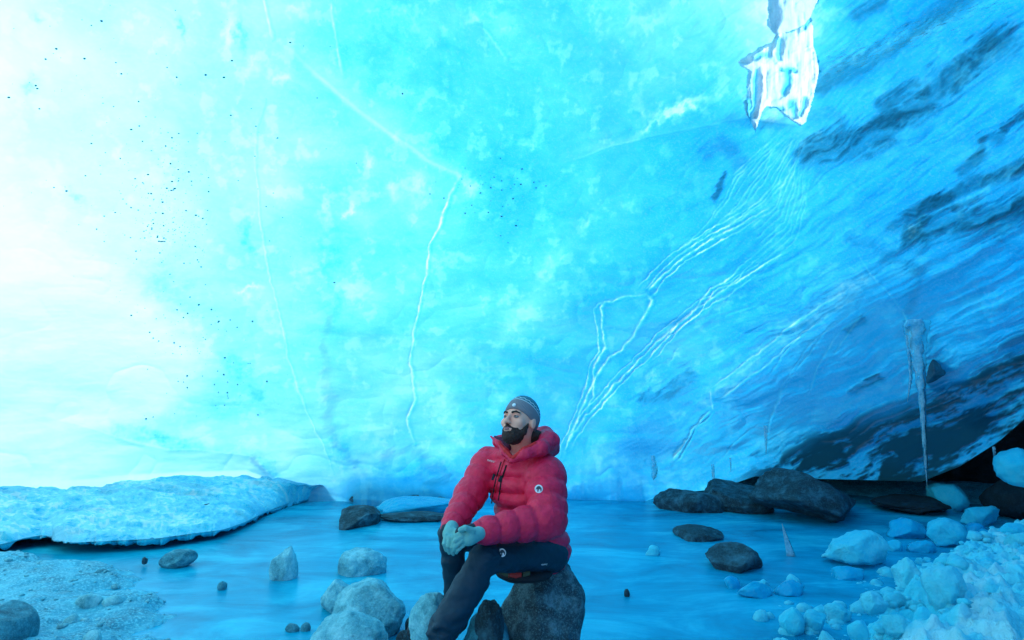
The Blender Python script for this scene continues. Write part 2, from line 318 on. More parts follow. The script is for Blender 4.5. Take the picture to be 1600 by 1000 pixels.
def wall_fields(az, el, px, py):
    """distance from the cave centre, ice tint with painted glow, debris for directions (degrees)"""
    A = az * 18.6; E = el * 18.6
    wx = fbm(A / 60, E / 60, 3, 5) ; wy = fbm(A / 60, E / 60, 3, 9)
    qx = px + wx * 22; qy = py + wy * 22
    edge = interp(EDGE, px)
    # streak coordinates rising to the right
    ca, sa = math.cos(math.radians(28)), math.sin(math.radians(28))
    su = (A * ca + E * sa) ; sv = (-A * sa + E * ca)
    streak = fbm(su / 90 + wx * .5, sv / 12 + wy, 5, 21)
    streak_f = fbm(su / 30 + wx, sv / 4.0 + wy, 3, 31)
    right = sstep(850, 1300, px)
    t = tmap(qx, qy)
    cl = fbm(A / 130, E / 100, 4, 41) ; hz = fbm(A / 70 + wx * .4, E / 14 + wy * .5, 4, 47)
    t = t * (1 + .42 * cl * (1 - .4 * right) + .10 * hz * (1 - right) + .3 * fbm(A / 210 + wx * .4, E / 160, 2, 177)) + .15 * right * streak + .03 * streak_f * right
    t = t * (1 + .30 * fbm(A / 38 + wx, E / 22 + wy, 5, 49, .65) * (1 - .4 * right))
    # soft horizontal waviness of the left, patchy bubbles
    bub = fbm(A / 22, E / 22, 5, 55, .6)
    t = t - .38 * np.clip(t, 0, 1.4) * sstep(.12, .45, bub)
    wh = np.zeros(px.shape); gx = px + fbm(A / 14, E / 14, 4, 61, .6) * 16; gy = py + fbm(A / 14, E / 14, 4, 67, .6) * 16
    for b in WHITE: wh = np.maximum(wh, blob(gx, gy, b))
    mott = sstep(-.3, .4, fbm(A / 9, E / 9, 4, 71, .65))
    t = t * (1 - .85 * np.clip(wh * (1 + .3 * mott), 0, 1))
    bl = np.zeros(px.shape)
    for b in BLUE: bl = np.maximum(bl, blob(gx, gy, b))
    t = t + bl * (.35 + .5 * mott)
    # white frozen tongue low on the left, with its own step
    dl, side, _ = seg_dist(px + wx * 6, py + wy * 4, LOBE); side = np.where(py + wy * 4 > interp(LOBE, px + wx * 6), -1., 1.)
    lobe = np.where(side < 0, 1.0, 0.0) * (px < 475); lobe = lobe * 1.0
    lobs = sstep(-4, 4, np.where(side < 0, dl, -dl)) * (1 - sstep(425, 470, px)) * (.25 + .75 * sstep(40, 230, px))
    t = t * (1 - .8 * lobs) + .05 * lobs
    # white mass with a clear edge, left
    we = interp([(300, 0), (372, 60), (420, 190), (460, 240), (520, 300), (560, 335), (620, 330), (660, 200), (690, 0)], qy) + 14 * fbm(A / 12, E / 12, 4, 77)
    wm = sstep(-46, 60, we - px + 24 * bub); t = t * (1 - .75 * wm)
    # pale panel bounded by the scarp; pale crest of the ridge
    ds, sd, ts = seg_dist(px + wx * 8, py + wy * 5, SCARP)
    win = sstep(850, 960, px) * (1 - sstep(1215, 1262, px)); above = sstep(-3, 3, np.where(sd > 0, ds, -ds)) * win
    t = t + .5 * np.where(sd > 0, 0, 1) * np.exp(-ds / 40) * win - .25 * above * np.exp(-ds / 26)
    dr, rd, tr = seg_dist(px + wx * 5, py + wy * 4, RIDGE)
    rw = sstep(410, 520, px) * (1 - sstep(712, 730, px)); crest = np.exp(-(dr / np.where(rd < 0, 5, 14 + 26 * (1 - tr))) ** 2) * rw
    t = t * (1 - .55 * crest)
    up = sstep(0, 5, np.where(rd < 0, -dr, dr)) * np.exp(-dr / 60) * rw
    t = t + .22 * up
    # pale ribbons on the right
    for (pts, wd, k) in (([(1345, 440), (1240, 510), (1185, 560), (1112, 615)], 13, .55), ([(1250, 205), (1262, 240), (1250, 290), (1180, 345)], 16, .3), ([(1300, 110), (1400, 65), (1500, 25), (1580, -10)], 16, .5), ([(1380, 420), (1300, 470), (1250, 540)], 22, .25),
                         ([(1600, 60), (1500, 130), (1430, 200), (1350, 260)], 30, .25), ([(1600, 260), (1540, 290), (1500, 320)], 10, .5), ([(1480, 225), (1560, 250), (1620, 210)], 22, .3)):
        d, _, _ = seg_dist(gx, gy, pts); t = t * (1 - k * np.exp(-(d / wd) ** 2) * (.5 + .5 * mott))
    srel = np.zeros(px.shape); gr_ = fbm(su / 9, sv / 3.2, 4, 143, .65); brk = fbm(su / 58 + wx, sv / 15 + 2 * wy, 4, 173, .55)
    # debris
    deb = np.zeros(px.shape)
    for pts, wd, k in BANDS:
        if pts[0][0] > 1250: wd = wd * 1.15; k = min(1, k * 1.1)
        d, _, _ = seg_dist(px + wx * 14 + streak * 10, py + wy * 12 + streak_f * 5, pts)
        gb = np.exp(-(d / wd) ** 2); deb = np.maximum(deb, k * .92 * (.55 * sstep(.30, .95, gb + .42 * streak + .36 * streak_f + .14 * gr_) * sstep(.02, .12, gb) + .45 * gb * np.clip(.8 + .5 * streak, 0, 1)) * (.8 + .2 * sstep(-.35, .25, gr_)) * (.50 + .50 * sstep(-.34, .2, brk)))
    # dirty sole of the glacier on the right
    sole = interp([(1000, 775), (1150, 745), (1210, 712), (1310, 664), (1400, 642), (1450, 612), (1520, 575), (1600, 528), (1800, 470)], px + wx * 10)
    ins = sstep(-34, 30, py + streak * 22 - sole) * sstep(1100, 1210, px) 
    sd2 = .34 + .64 * sstep(-.62, .32, 1.0 * streak + .8 * streak_f + .7 * gr_ + .4 * cl + 1.1 * brk)
    deb = np.maximum(deb, ins * sd2)
    t = t + .5 * ins + (.10 * fbm(A / 6, E / 4, 3, 151, .6) + .035 * fbm(A / 46 + wx, E / 4.5 + 3 * wy, 3, 157)) * np.clip(t, .15, 1.2)
    t = .24 + 3.1 * (1 - np.exp(-np.clip(t, 0, 9) * .42))
    for sk_, (pts, hw, dt, rl) in enumerate(STROKES):
        P_ = np.array(pts); m = (px > P_[:, 0].min() - 14) & (px < P_[:, 0].max() + 14) & (py > P_[:, 1].min() - 14) & (py < P_[:, 1].max() + 14)
        if not m.any(): continue
        ax_ = px[m] + 4.0 * fbm(A[m] / 22, E[m] / 22, 4, 331 + sk_ * 7, .6); ay_ = py[m] + 4.0 * fbm(A[m] / 22, E[m] / 22, 4, 737 + sk_ * 11, .6); hw0 = hw; hw = hw * (1 + .45 * fbm(A[m] / 30, E[m] / 30, 2, 911 + sk_))
        d, sd_, tt_ = seg_dist(ax_, ay_, pts); g = np.exp(-(d / hw) ** 2) * np.clip(np.minimum(tt_ * (3 if hw0 < 1.6 else 12), (1 - tt_) * 12), 0, 1) * (.55 + .45 * sstep(-.4, .3, fbm(A[m] / 8, E[m] / 8, 2, 139)))
        g2 = np.exp(-((d - 2.2 * hw) / (1.3 * hw)) ** 2) * (sd_ > 0)  # darker flank beside the vein: painted shade that gives it depth
        t[m] = t[m] * (1 - dt * g) + .30 * abs(dt) * g2; srel[m] = np.minimum(srel[m], -rl * g)
    t = np.clip(t, .16, 4.2)
    # ---- relief (metres towards the cave are negative R)
    H = 4.3; h = 8.75 + .25 * fbm(A / 500, E / 500, 2, 3)
    e = np.radians(el); p = 2.3
    R = np.where(el > 0, ((np.cos(e) / h) ** p + (np.clip(np.sin(e), 0, 1) / H) ** p) ** (-1 / p), h / np.cos(e))
    rel = .26 * fbm(A / 330, E / 300, 3, 81) + .035 * fbm(A / 110, E / 70, 3, 85) + .005 * hz + .018 * streak * right + .003 * streak_f * right + .003 * bub - .012 * wh + .0015 * fbm(A / 26, E / 9, 3, 161) + .05 * np.abs(fbm(A / 260, E / 200, 2, 163))
    rel = rel - .07 * lobs * (1 - np.exp(-np.where(dl < 1e8, dl, 0) / 25))
    rel = rel - .12 * above * np.exp(-ds / 90) - .07 * np.exp(-(dr / 30) ** 2) * rw
    rel = rel + .03 * deb
    rel = rel + srel
    # scalloped melt cups
    cup = np.abs(fbm(A / 75 + .3 * wx, E / 48 + .3 * wy, 2, 91)); rel = rel + .022 * np.sqrt(cup + .02)
    # the sole rolls under; at the back the ice runs out into the pool in an uneven foot
    dist_e = np.clip(edge - py, 0, 400); rel = rel - (.35 + .55 * fbm(A / 55, A * 0, 4, 167)) * np.exp(-dist_e / 17) * sstep(520, 600, px) * (1 - sstep(960, 1040, px)); roll = sstep(1000, 1250, px)
    rel = rel + roll * .35 * np.exp(-dist_e / 30)
    return R + rel, t, deb
def dir_px(az, el):
    a = np.radians(az); e = np.radians(el)
    d = np.stack([np.sin(a) * np.cos(e), np.cos(a) * np.cos(e), np.sin(e)], -1)
    df = np.maximum(d @ FW, .12)
    px = np.clip(800 + F * d[..., 0] / df, -900, 2500); py = np.clip(500 - F * (d @ UP) / df, -900, 1300)
    return d, px, py
def wall_at(px, py, off=0.0):
    px = np.atleast_1d(np.asarray(px, float)); py = np.atleast_1d(np.asarray(py, float))
    r = FW[None] + np.array([[1., 0, 0]]) * ((px - 800) / F)[:, None] + UP[None] * ((500 - py) / F)[:, None]
    r /= np.linalg.norm(r, axis=1)[:, None]
    az = np.degrees(np.arctan2(r[:, 0], r[:, 1])); el = np.degrees(np.arcsin(r[:, 2]))
    R, _, _ = wall_fields(az, el, px, py)
    return CAM[None] + r * (R - off)[:, None]
azs = np.concatenate([np.linspace(-150, -40, 100)[:-1], np.linspace(-40, 40, 1150), np.linspace(40, 150, 90)[1:]])
ee = np.full(azs.shape, -8.0)
for _ in range(5):
    d, px_, py_ = dir_px(azs, ee)
    ye = interp(EDGE, px_); r_ = np.sin(np.radians(azs))
    # elevation whose pixel row is ye at this azimuth
    lo = np.full(azs.shape, -30.); hi = np.full(azs.shape, 20.)
    for _k in range(24):
        mid = (lo + hi) / 2; _, _, pm = dir_px(azs, mid); up_ = pm < ye; hi = np.where(up_, mid, hi); lo = np.where(up_, lo, mid)
    ee = (lo + hi) / 2
ee = np.clip(ee, -12, 3)
NR1, NR2 = 680, 40
rows = []
for k in range(NR1): rows.append(ee + (38 - ee) * k / (NR1 - 1))
for k in range(1, NR2): rows.append(np.full(azs.shape, 38 + (89 - 38) * k / (NR2 - 1)))
EL = np.array(rows); AZ = np.broadcast_to(azs, EL.shape)
D, PX, PY = dir_px(AZ, EL)
RR, TT, DD = wall_fields(AZ, EL, PX, PY)
top = sstep(70, 89, EL); RR = RR * (1 - top) + 4.35 * top
V = CAM + D * RR[..., None]
# below the lowest row the ice turns back under itself, extended unseen to block light
e0 = V[0]; outw = np.stack([np.sin(np.radians(azs)), np.cos(np.radians(azs)), 0 * azs], -1)
gap = sstep(1000, 1100, PX[0])[:, None]
sk_rows = []
for (o_, z_) in ((.04, -.01), (.16, -.015), (.5, .0), (1.4, .05), (3.6, .4)):
    q = e0 + outw * o_ * (gap + .05) + np.array([0, 0, 1.]) * z_ * gap
    q[:, 2] = np.where(gap[:, 0] > .02, q[:, 2], e0[:, 2] - o_ * .6); sk_rows.append(q)
VV = np.concatenate([np.array(sk_rows)[::-1], V]); nb = len(sk_rows)
def padf(a): return np.concatenate([np.repeat(a[:1], nb, 0), a])
TT2 = padf(TT); DD2 = padf(DD)
DD2[:nb] = np.maximum(DD2[:nb], gap[:, 0] * .95)
HANG = [(1196, -90), (1203, 20), (1199, 38), (1212, 55), (1206, 66), (1185, 75), (1165, 88), (1152, 97), (1158, 103), (1169, 110), (1166, 135), (1163, 160), (1166, 180), (1174, 190), (1180, 207), (1186, 190), (1191, 174), (1198, 166), (1212, 168), (1226, 180), (1240, 190), (1252, 197), (1258, 190), (1266, 170), (1273, 145), (1280, 110), (1277, 90), (1271, 70), (1271, 40), (1266, 28), (1276, 5), (1282, -90)]
LOBEP = [(1190, -90), (1201, 10), (1203, 32), (1206, 46), (1213, 54), (1226, 51), (1242, 47), (1256, 38), (1266, 26), (1276, 4), (1283, -90)]
def inside(px, py, poly):
    c = np.zeros(px.shape, bool); n = len(poly)
    for i in range(n):
        (x0, y0), (x1, y1) = poly[i], poly[(i + 1) % n]
        if y0 == y1: continue
        c ^= ((y0 > py) != (y1 > py)) & (px < (x1 - x0) * (py - y0) / (y1 - y0) + x0)
    return c
WF = grid_faces(VV.shape[0], VV.shape[1])
hx = np.concatenate([np.full((nb, PX.shape[1]), -9999.), PX]).ravel(); hy = np.concatenate([np.full((nb, PX.shape[1]), -9999.), PY]).ravel()
cand = np.zeros(hx.shape, bool); bb = (hx > 1140) & (hx < 1290) & (hy > -95) & (hy < 210)
dh, _, _ = seg_dist(hx[bb], hy[bb], HANG + [HANG[0]]); cand[bb] = inside(hx[bb], hy[bb], HANG) & (dh > 1.6) & (hy[bb] > -80)
WF = WF[~cand[WF].all(1)]  # unseen opening, added so the sun lights the hanging ice from behind
wall = build('cave_wall', VV.reshape(-1, 3), WF, M['wall'], attrs={'ice_tint': TT2, 'debris': DD2})
tag(wall, 'glowing blue and white glacier ice wall arching over the cave', kind='structure')

# black backdrop added behind the gap under the ice: blocks light leaking in
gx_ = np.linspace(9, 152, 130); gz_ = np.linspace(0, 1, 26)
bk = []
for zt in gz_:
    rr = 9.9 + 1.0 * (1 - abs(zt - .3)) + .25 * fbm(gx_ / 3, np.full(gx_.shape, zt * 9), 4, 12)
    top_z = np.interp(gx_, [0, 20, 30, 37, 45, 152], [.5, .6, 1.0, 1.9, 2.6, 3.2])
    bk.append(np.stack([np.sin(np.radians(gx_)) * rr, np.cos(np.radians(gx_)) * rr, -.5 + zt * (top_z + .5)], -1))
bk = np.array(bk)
tag(build('gap_backdrop', bk.reshape(-1, 3), grid_faces(26, 130, True), M['black_rock']), 'black backdrop added to keep the gap under the ice dark', kind='structure')

# ------------------------------------------------------------------ ground and water
def ground_z(x, y):
    n = fbm(x * 1.3, y * 1.3, 4, 101); f = fbm(x * 7, y * 7, 4, 105, .6)
    z = np.full(x.shape, -.20) + .05 * n
    # gravel bank on the left, photo shore from (180,850) over (310,930) to (330,1000)
    shore = np.interp(y, [2.5, 3.4, 3.9, 4.5, 5.3, 5.9, 6.6, 12], [-1.25, -1.62, -1.78, -2.15, -2.7, -4.2, -4.9, -5.2])
    b = sstep(-.55, .5, shore - x + .3 * n + .06 * f)
    z = z * (1 - b) + b * (.05 + .05 * n + .02 * f + .04 * sstep(0, 2.5, shore - x))
    # stones and shoal under the seated man
    m = np.exp(-(((x - .0) / .75) ** 2 + ((y - 3.1) / .85) ** 2)); z = z + .19 * m
    r = np.exp(-(((x - 3.2) / 1.3) ** 2 + ((y - 4.2) / 1.3) ** 2)); z = z + .2 * r
    rr = np.hypot(x, y); z = z + .35 * sstep(8.6, 11, rr) * (x > -1)
    z = z + sstep(11, 30, rr) * .6 + .015 * f
    return z
gx1 = np.concatenate([-np.geomspace(8, 400, 30)[::-1], np.linspace(-7.9, 7.9, 420), np.geomspace(8, 400, 30)])
gy1 = np.concatenate([-np.geomspace(3, 400, 30)[::-1], np.linspace(-2.9, 1.9, 30), np.linspace(2, 11.9, 330), np.geomspace(12, 400, 30)])
GX, GY = np.meshgrid(gx1, gy1); GZ = ground_z(GX, GY)
q = NT('wet_gravel'); p = q.pos()
c = q.ramp(q.noise(5, 8, .7, p), [(.3, (.01, .16, .24)), (.5, (.02, .36, .50)), (.7, (.10, .62, .76))])
c = q.mix(q.ramp(q.noise(60, 4, .7, p), [(.48, 0.), (.62, .8)]), c, (.18, .72, .82))
n = q.bump(q.noise(22, 7, .7, p), .9, .03); n = q.bump(q.noise(110, 3, .7, p), .6, .008, n)
M['gravel'] = q.end(q.N('BsdfPrincipled', {'Base Color': c, 'Roughness': .6, 'Normal': n}).outputs[0])
tag(build('ground', np.stack([GX, GY, GZ], -1).reshape(-1, 3), grid_faces(len(gy1), len(gx1)), M['gravel']), 'gravel and silt floor of the cave', kind='structure')

q = NT('meltwater'); p = q.pos()
sc = q.N('Mapping', {'Vector': p, 'Rotation': (0, 0, .5), 'Scale': (1.6, 4.5, 1)}).outputs[0]
c = q.ramp(q.noise(1.1, 7, .66, q.N('Mapping', {'Vector': p, 'Scale': (1, 1.8, 1)}).outputs[0], .6), [(.3, (.0, .22, .36)), (.5, (.0, .42, .62)), (.68, (.03, .68, .86))])
n = q.bump(q.noise(2.2, 5, .6, sc), .14, .05); n = q.bump(q.noise(14, 4, .6, sc), .16, .012, n)
b = q.N('BsdfPrincipled', {'Base Color': c, 'Roughness': .2, 'Normal': n, 'IOR': 1.33, 'Specular IOR Level': .35}).outputs[0]
tp = q.N('BsdfTransparent', {'Color': (.25, .75, .9, 1)}).outputs[0]
M['water'] = q.end(q.N('MixShader', {0: .22, 1: b, 2: tp}).outputs[0])
wx_ = np.linspace(-9.5, 12, 260); wy_ = np.linspace(-3, 13, 200); WX, WY = np.meshgrid(wx_, wy_)
WZ = .004 * fbm(WX * 3, WY * 6, 3, 201)
tag(build('water', np.stack([WX, WY, WZ], -1).reshape(-1, 3), grid_faces(200, 260), M['water']), 'milky blue meltwater pool on the cave floor', kind='structure')

# ------------------------------------------------------------------ frosted ice ledge on the left
LEDGE_F = [(-400, 850), (0, 845), (40, 834), (70, 830), (110, 842), (150, 840), (200, 838), (250, 835), (300, 828), (350, 822), (385, 810), (415, 795), (450, 783), (490, 776), (545, 770)]
LEDGE_B = [(-400, 770), (0, 764), (100, 746), (200, 737), (300, 732), (385, 729), (420, 744), (450, 756), (490, 760), (545, 764)]
nS, nT = 420, 110
sx = np.linspace(-300, 545, nS)
smo = lambda a, n_=41: np.convolve(np.r_[np.full(n_ // 2, a[0]), a, np.full(n_ // 2, a[-1])], np.hanning(n_) / np.hanning(n_).sum(), 'valid')
yf = smo(interp(LEDGE_F, sx), 15); yb = smo(interp(LEDGE_B, sx)); lipn = fbm(sx / 13, sx * 0, 4, 301, .6)
zf = smo(np.interp(sx, [-300, 0, 300, 400, 545], [.14, .135, .125, .09, .025])); zb = smo(np.interp(sx, [-300, 0, 300, 390, 440, 545], [.40, .40, .42, .42, .28, .10]), 61)
pf = np.array([PZ(a, b_, c_) for a, b_, c_ in zip(sx, yf, zf)]); pb = np.array([PZ(a, b_, c_) for a, b_, c_ in zip(sx, yb, zb)])
pbo = pb + np.stack([pb[:, 0], pb[:, 1], 0 * sx], -1) / np.hypot(pb[:, 0], pb[:, 1])[:, None] * .5
L = []
for j in range(nT):
    t_ = j / (nT - 1); q_ = pf * (1 - t_) + pb * t_
    hump = math.sin(math.pi * t_) * .03
    q_ = q_ + np.array([0, 1., 0]) * (.10 * lipn * math.exp(-t_ * 9))[:, None]; x_, y_ = q_[:, 0], q_[:, 1]
    z_ = q_[:, 2] + hump + .05 * fbm(x_ * 1.6, y_ * 1.6, 3, 311) * min(1, t_ * 6) + .034 * fbm(x_ * 6, y_ * 9, 5, 315, .62) - .03 * sstep(.0, .25, fbm(x_ * 2.2, y_ * 5, 3, 317)) - .05 * math.exp(-t_ * 14)
    L.append(np.stack([x_, y_, z_], -1))
L.append(pbo)
under = []
for (o_, dz) in ((.0, -.02), (.03, -.035), (.10, -.04), (.35, -.03), (.9, .0)):
    q_ = pf.copy(); dirn = np.stack([pf[:, 0], pf[:, 1], 0 * sx], -1) / np.hypot(pf[:, 0], pf[:, 1])[:, None]
    q_ = q_ + dirn * o_; q_[:, 2] += dz * np.interp(sx, [-300, 380, 545], [1, 1, .5]) - .012; under.append(q_)
LV = np.array(under[::-1] + L); nn = len(under)
lt = np.zeros(LV.shape[:2]); X_, Y_ = LV[..., 0], LV[..., 1]
fr = sstep(-.25, .35, fbm(X_ * 3.2, Y_ * 5, 5, 321, .6)) * .6 + .6 * sstep(-.1, .3, fbm(X_ * 26, Y_ * 26, 3, 325, .6))
jj = np.clip((np.arange(LV.shape[0]) - nn) / nT, 0, 1)[:, None]
lt = 1.65 - 1.5 * fr * sstep(0.0, .12, jj) * (1 - sstep(.78, .95, jj) * .8) + .3 * sstep(.8, 1, jj)
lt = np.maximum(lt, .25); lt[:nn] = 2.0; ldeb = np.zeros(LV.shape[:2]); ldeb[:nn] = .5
ldeb = np.maximum(ldeb, .25 * sstep(.1, .5, fbm(X_ * 1.8, Y_ * 4, 4, 331)))
q = M['ledge'] = ice_material('ledge_ice', None, .12, .6, .7, ks=(2.7, .25, .06))
lo_ = empty('ice_ledge', (-4.2, 6.4, .1)); tag(lo_, 'broad frosted ice shelf undercut along the left shore, below the white wall', 'ice ledge')
build('ice_slab', LV.reshape(-1, 3), grid_faces(LV.shape[0], nS, True), q, lo_, attrs={'ice_tint': lt, 'debris': ldeb})
# black strip added beneath the lip: shade of the gap put into colour
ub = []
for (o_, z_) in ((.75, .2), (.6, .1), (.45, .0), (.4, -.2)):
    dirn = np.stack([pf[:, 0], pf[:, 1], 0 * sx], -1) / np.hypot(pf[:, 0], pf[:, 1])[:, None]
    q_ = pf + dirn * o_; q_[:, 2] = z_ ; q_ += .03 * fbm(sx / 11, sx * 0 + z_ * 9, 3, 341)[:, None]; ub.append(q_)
build('undercut_shade', np.array(ub).reshape(-1, 3), grid_faces(4, nS, True), M['black_rock'], lo_)

# ------------------------------------------------------------------ rocks
def rock_mesh(c, r, seed, sub=4, facets=9, rough=.10, rot=0., tilt=0., cut=.72):
    rg = random.Random(seed); v, f = ICO[sub]; v = v.copy()
    for _ in range(facets):
        n = np.array([rg.gauss(0, 1), rg.gauss(0, 1), rg.gauss(0, 1)]); n /= np.linalg.norm(n); c0 = rg.uniform(cut, .93)
        d_ = v @ n; v = v - np.clip(d_ - c0, 0, None)[:, None] * n * .88
    off = np.array([rg.uniform(0, 50) for _ in range(3)])
    v = v * (1 + rough * fbm3(v * 1.7 + off, 4, seed % 97, .55) + rough * .7 * (.35 - np.abs(fbm3(v * 3.2 + off, 4, seed % 89, .6))) + rough * .16 * fbm3(v * 14 + off, 3, seed % 83, .6))[:, None]
    v = v / np.abs(v).max(0)
    ca, sa = math.cos(tilt), math.sin(tilt)
    v = v * np.array(r); v = v @ np.array([[ca, 0, sa], [0, 1, 0], [-sa, 0, ca]])
    ca, sa = math.cos(rot), math.sin(rot); v = v @ np.array([[ca, sa, 0], [-sa, ca, 0], [0, 0, 1]])
    return v + np.array(c), f
def stone(name, box, Y, mat, seed, label, cat, depth=None, group=None, sub=5, facets=11, rough=.14, tilt=0., sink=0., cut=.72, parent=None):
    x0, y0, x1, y1 = box; c = P((x0 + x1) / 2, (y0 + y1) / 2, Y); k = Y / F
    r = [(x1 - x0) / 2 * k, 0, (y1 - y0) / 2 * k]; r[1] = depth if depth else (r[0] + r[2]) / 2
    c[2] -= sink / 2; r[2] += sink / 2
    v, f = rock_mesh(c, r, seed, sub, facets, rough, 0, tilt, cut)
    o = build(name, v, f, M[mat], parent, None if parent is not None else (c[0], c[1], c[2] - r[2] * .8))
    if parent is None: tag(o, label, cat, group)
    return o
def gy_(y, z=0.0): return PZ(800, y, z)[1]
stone('boulder', (783, 868, 914, 1040), 3.68, 'seat_rock', 11, 'dark rugged boulder that the man in red sits on', 'boulder', .24, sub=5, facets=12, rough=.14, sink=.12)
stone('boulder', (517, 909, 632, 1000), gy_(985), 'pale_rock', 12, 'largest pale round boulder, behind the front one left of the man', 'boulder', .22, sub=5, facets=8)
stone('boulder', (478, 960, 602, 1060), gy_(1045, .0), 'pale_rock', 13, 'pale boulder nearest the camera, cut by the lower picture edge', 'boulder', .20, sub=5, facets=7)
stone('boulder', (501, 907, 556, 968), gy_(950), 'pale_rock', 14, 'small pale rock half hidden behind the largest pale boulder', 'rock', .14)
stone('boulder', (639, 930, 712, 1030), 3.42, 'pale_rock', 15, 'pale upright stone beside the boot of the man', 'rock', .12, facets=8)
stone('boulder', (742, 935, 788, 1030), 3.45, 'dark_rock', 16, 'small dark upright stone between the trouser leg and the seat boulder', 'rock', .08)
stone('boulder', (722, 960, 800, 1050), 3.52, 'grey_rock', 17, 'bluish low stone behind the small dark upright stone', 'rock', .12)
stone('rock', (422, 854, 465, 912), gy_(903), 'pale_rock', 21, 'upright egg shaped pale stone standing alone in the pool', 'rock', .09, sink=.1)
stone('rock', (529, 852, 603, 905), gy_(894), 'pale_rock', 22, 'angular faceted pale rock in the pool behind the pale boulders', 'rock', .14, sink=.1, facets=14, cut=.6)
stone('rock', (250, 859, 307, 888), gy_(884), 'grey_rock', 23, 'long flat grey stone lying at the left shoreline', 'rock', .10, tilt=.18, facets=5)
stone('rock', (525, 791, 592, 822), gy_(818), 'dark_rock', 24, 'jagged dark rock breaking the water before the far wall', 'rock', .35, sink=.1, facets=12, cut=.6)
stone('rock', (585, 800, 715, 813), gy_(811), 'dark_rock', 25, 'long low dark slab awash right of the jagged dark rock', 'rock', .22, facets=10)
stone('rock', (497, 752, 545, 784), gy_(772) , 'grey_rock', 26, 'small peaked rock at the right end of the ice ledge', 'rock', .2, sink=.1, facets=12, cut=.6)
stone('rock', (455, 764, 500, 786), gy_(778), 'grey_rock', 27, 'low grey rock under the thin end of the ice ledge', 'rock', .15, sink=.1)
stone('rock', (545, 771, 612, 786), gy_(785), 'dark_rock', 28, 'thin dark rock strip at the foot of the far wall', 'rock', .15)
stone('rock', (606, 773, 695, 785), gy_(785), 'dark_rock', 29, 'longest thin dark rock strip at the foot of the far wall', 'rock', .15)
stone('rock', (-45, 942, 46, 1040), 3.75, 'grey_rock', 30, 'dark smooth boulder cut by the lower left picture corner', 'boulder', .2, rough=.04, facets=4)
stone('boulder', (1020, 765, 1130, 800), gy_(795), 'dark_rock', 31, 'low dark brown rock at the left end of the gap under the ice', 'boulder', .4, sink=.15, facets=18, cut=.45, rough=.16, sub=5)
stone('boulder', (1090, 750, 1206, 802), gy_(792), 'dark_rock', 32, 'dark rock wedged under the ice left of the long slab', 'boulder', .5, sink=.1, facets=18, cut=.45, rough=.16, sub=5)
stone('boulder', (1172, 740, 1368, 810), gy_(806), 'dark_rock', 33, 'long tilted dark slab under the ice edge on the right', 'boulder', .6, tilt=-.16, facets=18, cut=.42, rough=.16, sub=5, sink=.05)
stone('rock', (1100, 850, 1188, 892), gy_(884), 'dark_rock', 34, 'rough dark rock standing out of the pool on the right', 'rock', .25, facets=12, cut=.6, sink=.05)
stone('rock', (1050, 822, 1128, 850), gy_(842, -.03), 'dark_rock', 35, 'blurred dark rock just under the water behind the rough dark one', 'rock', .3)
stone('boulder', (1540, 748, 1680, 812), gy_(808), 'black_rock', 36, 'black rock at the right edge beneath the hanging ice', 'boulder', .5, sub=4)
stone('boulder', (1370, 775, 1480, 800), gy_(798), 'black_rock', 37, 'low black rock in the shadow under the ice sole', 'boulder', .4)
for i, (b, lab) in enumerate([((120, 927, 160, 950), 'larger of two touching cobbles on the left gravel bank'), ((160, 931, 190, 949), 'smaller of two touching cobbles on the left gravel bank'), ((340, 908, 355, 921), 'lone round pebble in the shallow water off the gravel bank'),
        ((100, 960, 126, 980), 'small grey cobble low on the left gravel bank'), ((132, 985, 160, 1008), 'cobble at the lower picture edge on the gravel bank'), ((145, 890, 170, 900), 'dark flat pebble above the two touching cobbles'), ((470, 973, 486, 985), 'small pebble left of the front pale boulder'),
        ((446, 975, 468, 986), 'flat pebble awash left of the front pale boulder'), ((632, 965, 652, 990), 'small dark stone between the pale boulders and the upright stone'), ((618, 985, 645, 1010), 'dark cobble at the lower edge right of the pale boulders'), ((975, 920, 984, 932), 'tiny black pebble alone in the pool right of the seat boulder'),
        ((222, 870, 230, 878), 'tiny dark pebble left of the long flat grey stone')]):
    stone('pebble', b, gy_(b[3], .03 if b[0] < 330 else 0), 'dark_rock' if i in (8, 9, 10, 11) else ('pale_rock' if i in (0, 1, 3, 4) else 'grey_rock'), 60 + i, lab, 'pebble', sub=3, sink=.02)
stone('embedded_stone', (1440, 548, 1482, 612), wall_at(1460, 580)[0][1] + .07, 'wet_stone', 41, 'dark oval stone frozen into the ice beside the long icicle', 'stone', .12, facets=5, rough=.05)

# gravel on the bank, loose stones around the feet (too many to count)
rg = random.Random(5); gv = []; gf = []; n0 = 0; vi, fi = ICO[1]
def scatter(N, fn, size, lst):
    global n0
    for _ in range(N):
        x, y = fn()
        z = float(ground_z(np.array([x]), np.array([y]))[0]); s = size()
        v = vi * (1 + .3 * np.array([rg.uniform(-1, 1) for _ in range(len(vi))]))[:, None] * np.array([s, s * rg.uniform(.6, 1), s * rg.uniform(.35, .7)])
        a = rg.uniform(0, 6.3); v = v @ np.array([[math.cos(a), math.sin(a), 0], [-math.sin(a), math.cos(a), 0], [0, 0, 1]])
        lst[0].append(v + [x, y, z + s * .15]); lst[1].append(fi + lst[2]); lst[2] += len(vi)
lst = [[], [], 0]
scatter(1500, lambda: (rg.uniform(-5.2, -1.5), rg.uniform(3.0, 6.2)), lambda: .004 + .016 * rg.random() ** 4, lst)
scatter(70, lambda: (rg.uniform(-5.0, -1.7), rg.uniform(3.2, 6.0)), lambda: .012 + .022 * rg.random() ** 2, lst)
tag(build('gravel', np.concatenate(lst[0]), np.concatenate(lst[1]), M['pale_rock'], smooth=False), 'loose gravel strewn over the left bank', 'gravel', kind='stuff')
